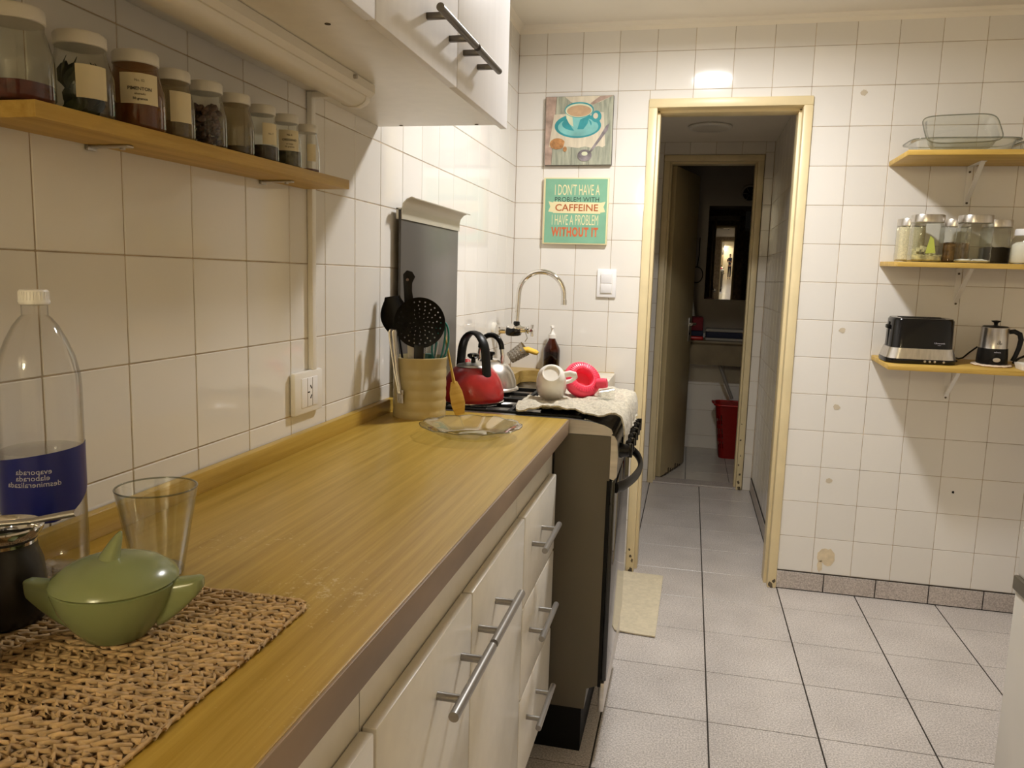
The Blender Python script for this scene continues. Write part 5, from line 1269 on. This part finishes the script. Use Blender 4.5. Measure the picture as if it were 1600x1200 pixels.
# power strip / adapter and white dish at the frame edge
wd = thing('white_dish', 'low white rectangular dish at the front of the lower shelf', 'dish', (2.002, -.239, ztop(.997, 2.2, -.239)+.001), (math.radians(2.2), 0, 0))
bm = bmn(); loft(bm, [(rsec(.070, .037, .012), 0), (rsec(.076, .042, .014), .022), (rsec(.073, .039, .013), .022), (rsec(.067, .034, .011), .004)], cap=True); obj('dish', bm, 'ceramic', wd, 40)
pc = bmn(); tube(pc, [(0, 0, 0), (.02, .006, .018), (.045, .012, .030), (.09, .02, .036), (.14, .03, .020), (.2, .04, .004)], .0045, 8)
o = obj('power_cord', pc, 'black', None, 60); o.location = (1.962, -.10, ztop(.997, 2.2, -.10)+.005); tag(o, 'thick black power cord behind the white dish', 'cord')
bm = bmn(); tube(bm, [(.132, .020, .008), (.145, .030, .005), (.160, .05, .004), (.150, .08, .005), (.120, .095, .005)], .0030, 8); obj('cord', bm, 'black', ts, 60)

# ================================================================== FLOOR AND RIGHT SIDE
rg = bmn()
def rugp(u, v):
    x = .528+(.192-.03*v)*u+.022*v; y = -.018-.014*u-.605*v; return Vector((x, y, .0040+.0012*math.sin(x*40+y*23)+.001*math.sin(y*60)))
sheet(rg, 16, 40, rugp, .0045); o = obj('floor_mat', rg, 'rug', None, 40); tag(o, 'small cream cloth mat on the floor in front of the sink', 'mat')
fg = thing('refrigerator', 'white enamel refrigerator with dark handle ledge at the right', 'refrigerator', (1.782, -1.98, 0))
obj('body', B1(-.315, .30, -.31, .30, .04, 1.25, b=.012), 'fridge', fg)
dl = obj('lower_door', B1(-.350, -.318, -.31, .300, .05, .70, b=.010), 'fridge', fg); du = obj('upper_door', B1(-.350, -.318, -.31, .300, .722, 1.245, b=.010), 'fridge', fg)
obj('handle_ledge', B1(-.355, -.330, -.28, .297, .694, .724, b=.004), 'stove_side', dl)
obj('foot_plinth', B1(-.29, .28, -.29, .28, 0, .042), 'black_matt', fg, 0)

# ================================================================== SMALL ROOM CONTENTS
sh = thing('washroom_shelf', 'brown wooden shelf board with deep apron in the dark small room', 'shelf', (.95, 2.62, .69))
obj('board', B1(-.30, .52, -.20, .176, .158, .176, b=.002), 'brown_panel', sh); obj('apron', B1(-.29, .52, -.17, -.15, .0, .158), 'brown_panel', sh)
bm = bmn(); box(bm, -.29, -.27, -.15, .176, .0, .158); box(bm, .50, .52, -.15, .176, .0, .158); obj('side_panel', bm, 'brown_panel', sh, 0)
bm = bmn(); tube(bm, [(.0, -.155, .12), (.10, -.06, -.12), (.16, .0, -.26)], .012, 10); obj('drain_hose', bm, 'grey_cloth', sh, 60)
mr = thing('wall_mirror', 'frameless wall mirror above the brown shelf in the small room', 'mirror', (1.05, 2.792, 1.16))
obj('glass', B1(-.185, .22, -.006, 0, 0, .695, b=.001), 'mirror', mr); obj('backing', B1(-.184, .219, 0, .003, .001, .694), 'brown_panel', mr, 0)
def folded(name, label, loc, w_, d_, layers, cols):
    t = thing(name, label, 'cloth', loc)
    z = 0
    for k, (h_, cc) in enumerate(zip(layers, cols)):
        bm = bmn(); box(bm, -w_/2+.004*(k % 2), w_/2-.003*(k % 3), -d_/2, d_/2, z, z+h_, min(h_*.45, .012), 3); obj('fold', bm, cc, t, 60); z += h_-.001
    return t
zs = .866
folded('folded_cloths', 'stack of dark red and blue folded cloths on the brown shelf', (.800, 2.53, zs), .145, .17, (.030, .040, .100), ('red_plastic', 'navy', 'maroon'))
folded('folded_towel', 'navy and grey towel folded flat on the brown shelf', (1.035, 2.54, zs), .30, .18, (.022, .045, .022), ('grey_cloth', 'navy', 'grey_cloth'))
# red laundry basket
bk = thing('laundry_basket', 'red slotted plastic laundry basket on the small room floor', 'basket', (1.12, 2.55, -0.0015))
bm = bmn(); n = 48; rows = 16; R = []
for k in range(rows+1):
    t_ = k/rows; a, b_ = .085+.045*t_, .075+.04*t_; R.append([bm.verts.new((p[0]*1.0, p[1], .002+.40*t_)) for p in rounded(-a, a, -b_, b_, .045, 11)])
n = len(R[0])
for k in range(rows):
    for i in range(n):
        if k in (3, 4, 6, 7, 8, 10, 11) and i % 3 == 0: continue
        if k in (12,) and i % 4 == 1: continue
        j = (i+1) % n; bm.faces.new((R[k][i], R[k][j], R[k+1][j], R[k+1][i]))
bm.faces.new(R[0][::-1]); bmesh.ops.solidify(bm, geom=bm.faces[:], thickness=.003); obj('tub', bm, 'red_plastic', bk, 40)
bm = bmn(); rim = rounded(-.136, .136, -.121, .121, .055, 8); tube(bm, [(p[0], p[1], .402) for p in rim], .008, 8, closed=True); obj('rim', bm, 'red_plastic', bk, 60)
bm = bmn(); tube(bm, [(-.136, -.05, .405), (-.150, -.03, .412), (-.150, .03, .412), (-.136, .05, .405)], .007, 8); obj('grip', bm, 'red_plastic', bk, 60)
# extractor fan, hanging towel and cable on the dark wall
ef = thing('extractor_fan', 'round dark extractor fan high on the small room wall', 'fan', (1.150, 2.7965, 1.945))
bm = bmn(); lathe(bm, [(.062, 0), (.068, .012), (.060, .018), (.050, .014)], 36, (0, 0, 0), (0, -1, 0)); obj('ring', bm, 'hall_dark', ef, 40)
bm = bmn(); lathe(bm, [(.052, .002), (0, .002)], 30, (0, 0, 0), (0, -1, 0)); obj('back_plate', bm, 'black_matt', ef, 40)
for k in range(6):
    a = 2*math.pi*k/6; bm = bmn(); ca, sa = math.cos(a), math.sin(a)
    tube(bm, [(.010*ca, -.008, .010*sa), (.048*ca, -.010, .048*sa)], [.005, .010], 6, flat=.2); obj('blade', bm, 'hall_dark', ef, 40)
ht = bmn()
def hang(u, v): return Vector((.010*math.sin(u*9)*v+(u-.5)*.05*(.3+.7*v), .012*math.cos(u*9)*v, -.14*v))
sheet(ht, 14, 12, hang, .003); o = obj('hanging_cloth', ht, 'grey_cloth', None, 60); o.location = (.772, 2.225, 1.19); tag(o, 'small pale cloth hanging by the door edge', 'cloth')
bm = bmn(); tube(bm, [(.512, -.019, 1.186), (.534, -.019, 1.186), (.536, -.019, 1.197)], .0035, 8); obj('edge_hook', bm, 'dull_steel', dr, 60)
cb = bmn(); tube(cb, [(.045*math.cos(2*math.pi*i/22), 0, .06*math.sin(2*math.pi*i/22)) for i in range(22)], .004, 6, closed=True); tube(cb, [(.0, 0, .06), (.01, .002, .15), (.01, .003, .28)], .004, 6)
o = obj('coiled_cable', cb, 'black_matt', None, 60); o.location = (.80, 2.7925, 1.34); tag(o, 'coiled dark cable hanging on the wall left of the mirror', 'cable')

# ================================================================== PHOTOGRAPHER (seen in the small room's mirror)
pn = thing('person', 'person in dark blue shirt standing and holding up a phone', 'person', (.98, -3.70, 0))
def skin(name, vr, edges, m, parent, sub=2, root=0):
    me = bpy.data.meshes.new(name); me.from_pydata([v[0] for v in vr], edges, []); o = bpy.data.objects.new('tmp_skin', me); C.objects.link(o)
    o.modifiers.new('s', 'SKIN'); o.modifiers['s'].use_smooth_shade = True
    for i, v in enumerate(vr):
        d = me.skin_vertices[0].data[i]; d.radius = v[1] if isinstance(v[1], tuple) else (v[1], v[1]); d.use_root = (i == root)
    ss = o.modifiers.new('u', 'SUBSURF'); ss.levels = sub; ss.render_levels = sub
    dg = bpy.context.evaluated_depsgraph_get(); m2 = bpy.data.meshes.new_from_object(o.evaluated_get(dg)); bpy.data.objects.remove(o, do_unlink=True)
    m2.name = name; m2.materials.clear(); m2.materials.append(MT[m]); r = bpy.data.objects.new(name, m2); C.objects.link(r); r.parent = parent; return r
LW, RW = (-.262, .226, 1.245), (-.158, .229, 1.240)
V_ = [((0, 0, .93), (.135, .10)), ((0, 0, 1.10), (.13, .095)), ((0, 0, 1.28), (.15, .105)), ((0, 0, 1.40), (.075, .06)), ((0, .01, 1.46), (.052, .055)), ((0, .025, 1.53), (.068, .085)), ((0, .025, 1.61), (.074, .092)), ((0, .015, 1.675), (.05, .065)),
      ((-.155, 0, 1.37), .06), ((-.245, .03, 1.13), .044), (LW, .028), ((.155, 0, 1.37), .06), ((.20, .09, 1.13), .044), ((.02, .19, 1.17), .036), (RW, .028),
      ((-.085, 0, .86), .085), ((-.095, .02, .48), .058), ((-.10, -.01, .09), .04), ((-.10, .12, .035), .035), ((.085, 0, .86), .085), ((.095, .02, .48), .058), ((.10, -.01, .09), .04), ((.10, .12, .035), .035)]
E_ = [(0, 1), (1, 2), (2, 3), (3, 4), (4, 5), (5, 6), (6, 7), (2, 8), (8, 9), (9, 10), (2, 11), (11, 12), (12, 13), (13, 14), (0, 15), (15, 16), (16, 17), (17, 18), (0, 19), (19, 20), (20, 21), (21, 22)]
skin('body', V_, E_, 'skin', pn)
S_ = [((0, 0, .90), (.155, .12)), ((0, 0, 1.10), (.15, .115)), ((0, 0, 1.28), (.17, .125)), ((0, 0, 1.395), (.09, .072)), ((-.16, 0, 1.375), .072), ((-.205, .015, 1.25), .062), ((.16, 0, 1.375), .072), ((.18, .04, 1.25), .062)]
skin('shirt', S_, [(0, 1), (1, 2), (2, 3), (2, 4), (4, 5), (2, 6), (6, 7)], 'navy_shirt', pn)
T_ = [((0, 0, .94), (.15, .115)), ((-.087, 0, .84), .100), ((-.097, .02, .48), .074), ((-.10, -.01, .10), .060), ((.087, 0, .84), .100), ((.097, .02, .48), .074), ((.10, -.01, .10), .060)]
skin('trousers', T_, [(0, 1), (1, 2), (2, 3), (0, 4), (4, 5), (5, 6)], 'navy', pn)
for s in (-1, 1): skin('shoe', [((s*.10, -.045, .042), .042), ((s*.10, .05, .040), (.044, .04)), ((s*.10, .155, .032), (.040, .031))], [(0, 1), (1, 2)], 'black_matt', pn)
bm = bmn()
def cap(u, v):
    a = 2*math.pi*u; t = v*1.75; r = math.sin(t); back = .5-.5*math.sin(a)
    return Vector((.083*r*math.cos(a), .012+.104*r*math.sin(a)*(1 if math.sin(a) < 0 else .86), 1.615+.088*math.cos(min(t, 1.15+.6*back))))
grid(bm, 28, 10, cap); bmesh.ops.remove_doubles(bm, verts=bm.verts[:], dist=1e-4); obj('hair', bm, 'hair', pn, 60)
for s in (-1, 1):
    bm = bmn(); lathe(bm, [(0, 0), (.010, .001), (.011, .004), (0, .007)], 12, (s*.030, .104, 1.585), (0, 1, 0)); obj('eye', bm, 'hair', pn)
    bm = bmn(); tube(bm, [(s*.072, .01, 1.60), (s*.084, .004, 1.585), (s*.080, .012, 1.555)], [.010, .013, .008], 8); obj('ear', bm, 'skin', pn, 60)
bm = bmn(); tube(bm, [(0, .100, 1.590), (0, .118, 1.560), (0, .112, 1.548)], [.008, .013, .009], 10); obj('nose', bm, 'skin', pn, 60)
bm = bmn(); tube(bm, [(-.022, .098, 1.518), (0, .106, 1.520), (.022, .098, 1.518)], [.003, .006, .003], 8); obj('mouth', bm, 'maroon', pn, 60)
def hand(w0, side):
    w0 = Vector(w0); bm = bmn(); palm = w0+Vector((0, .035, .045))
    tube(bm, [w0, w0+Vector((0, .018, .022)), palm, palm+Vector((0, .012, .025))], [.026, .030, .034, .030], 14, flat=.55)
    for k, L_ in enumerate((.052, .062, .058, .046)):
        b_ = palm+Vector((side*(-.021+.014*k), .016, .026)); tube(bm, [b_, b_+Vector((-side*.006, .016, L_*.5)), b_+Vector((-side*.016, .020, L_*.85)), b_+Vector((-side*.020, .010, L_))], [.0088, .0084, .0078, .006], 8)
    b_ = w0+Vector((-side*.024, .026, .034)); tube(bm, [b_, b_+Vector((-side*.018, .010, .014)), b_+Vector((-side*.030, .018, .030)), b_+Vector((-side*.034, .020, .044))], [.012, .0105, .0095, .007], 8)
    obj('hand', bm, 'skin', pn, 60)
hand(LW, -1); hand(RW, 1)
ph = thing('phone', 'dark phone held up by the person in the dark blue shirt', 'phone', (.7653, -3.391, 1.2835), (0, 0, math.radians(12.6)))
obj('case', B1(-.075, .075, -.008, .0, -.036, .036, b=.003), 'black_gloss', ph)
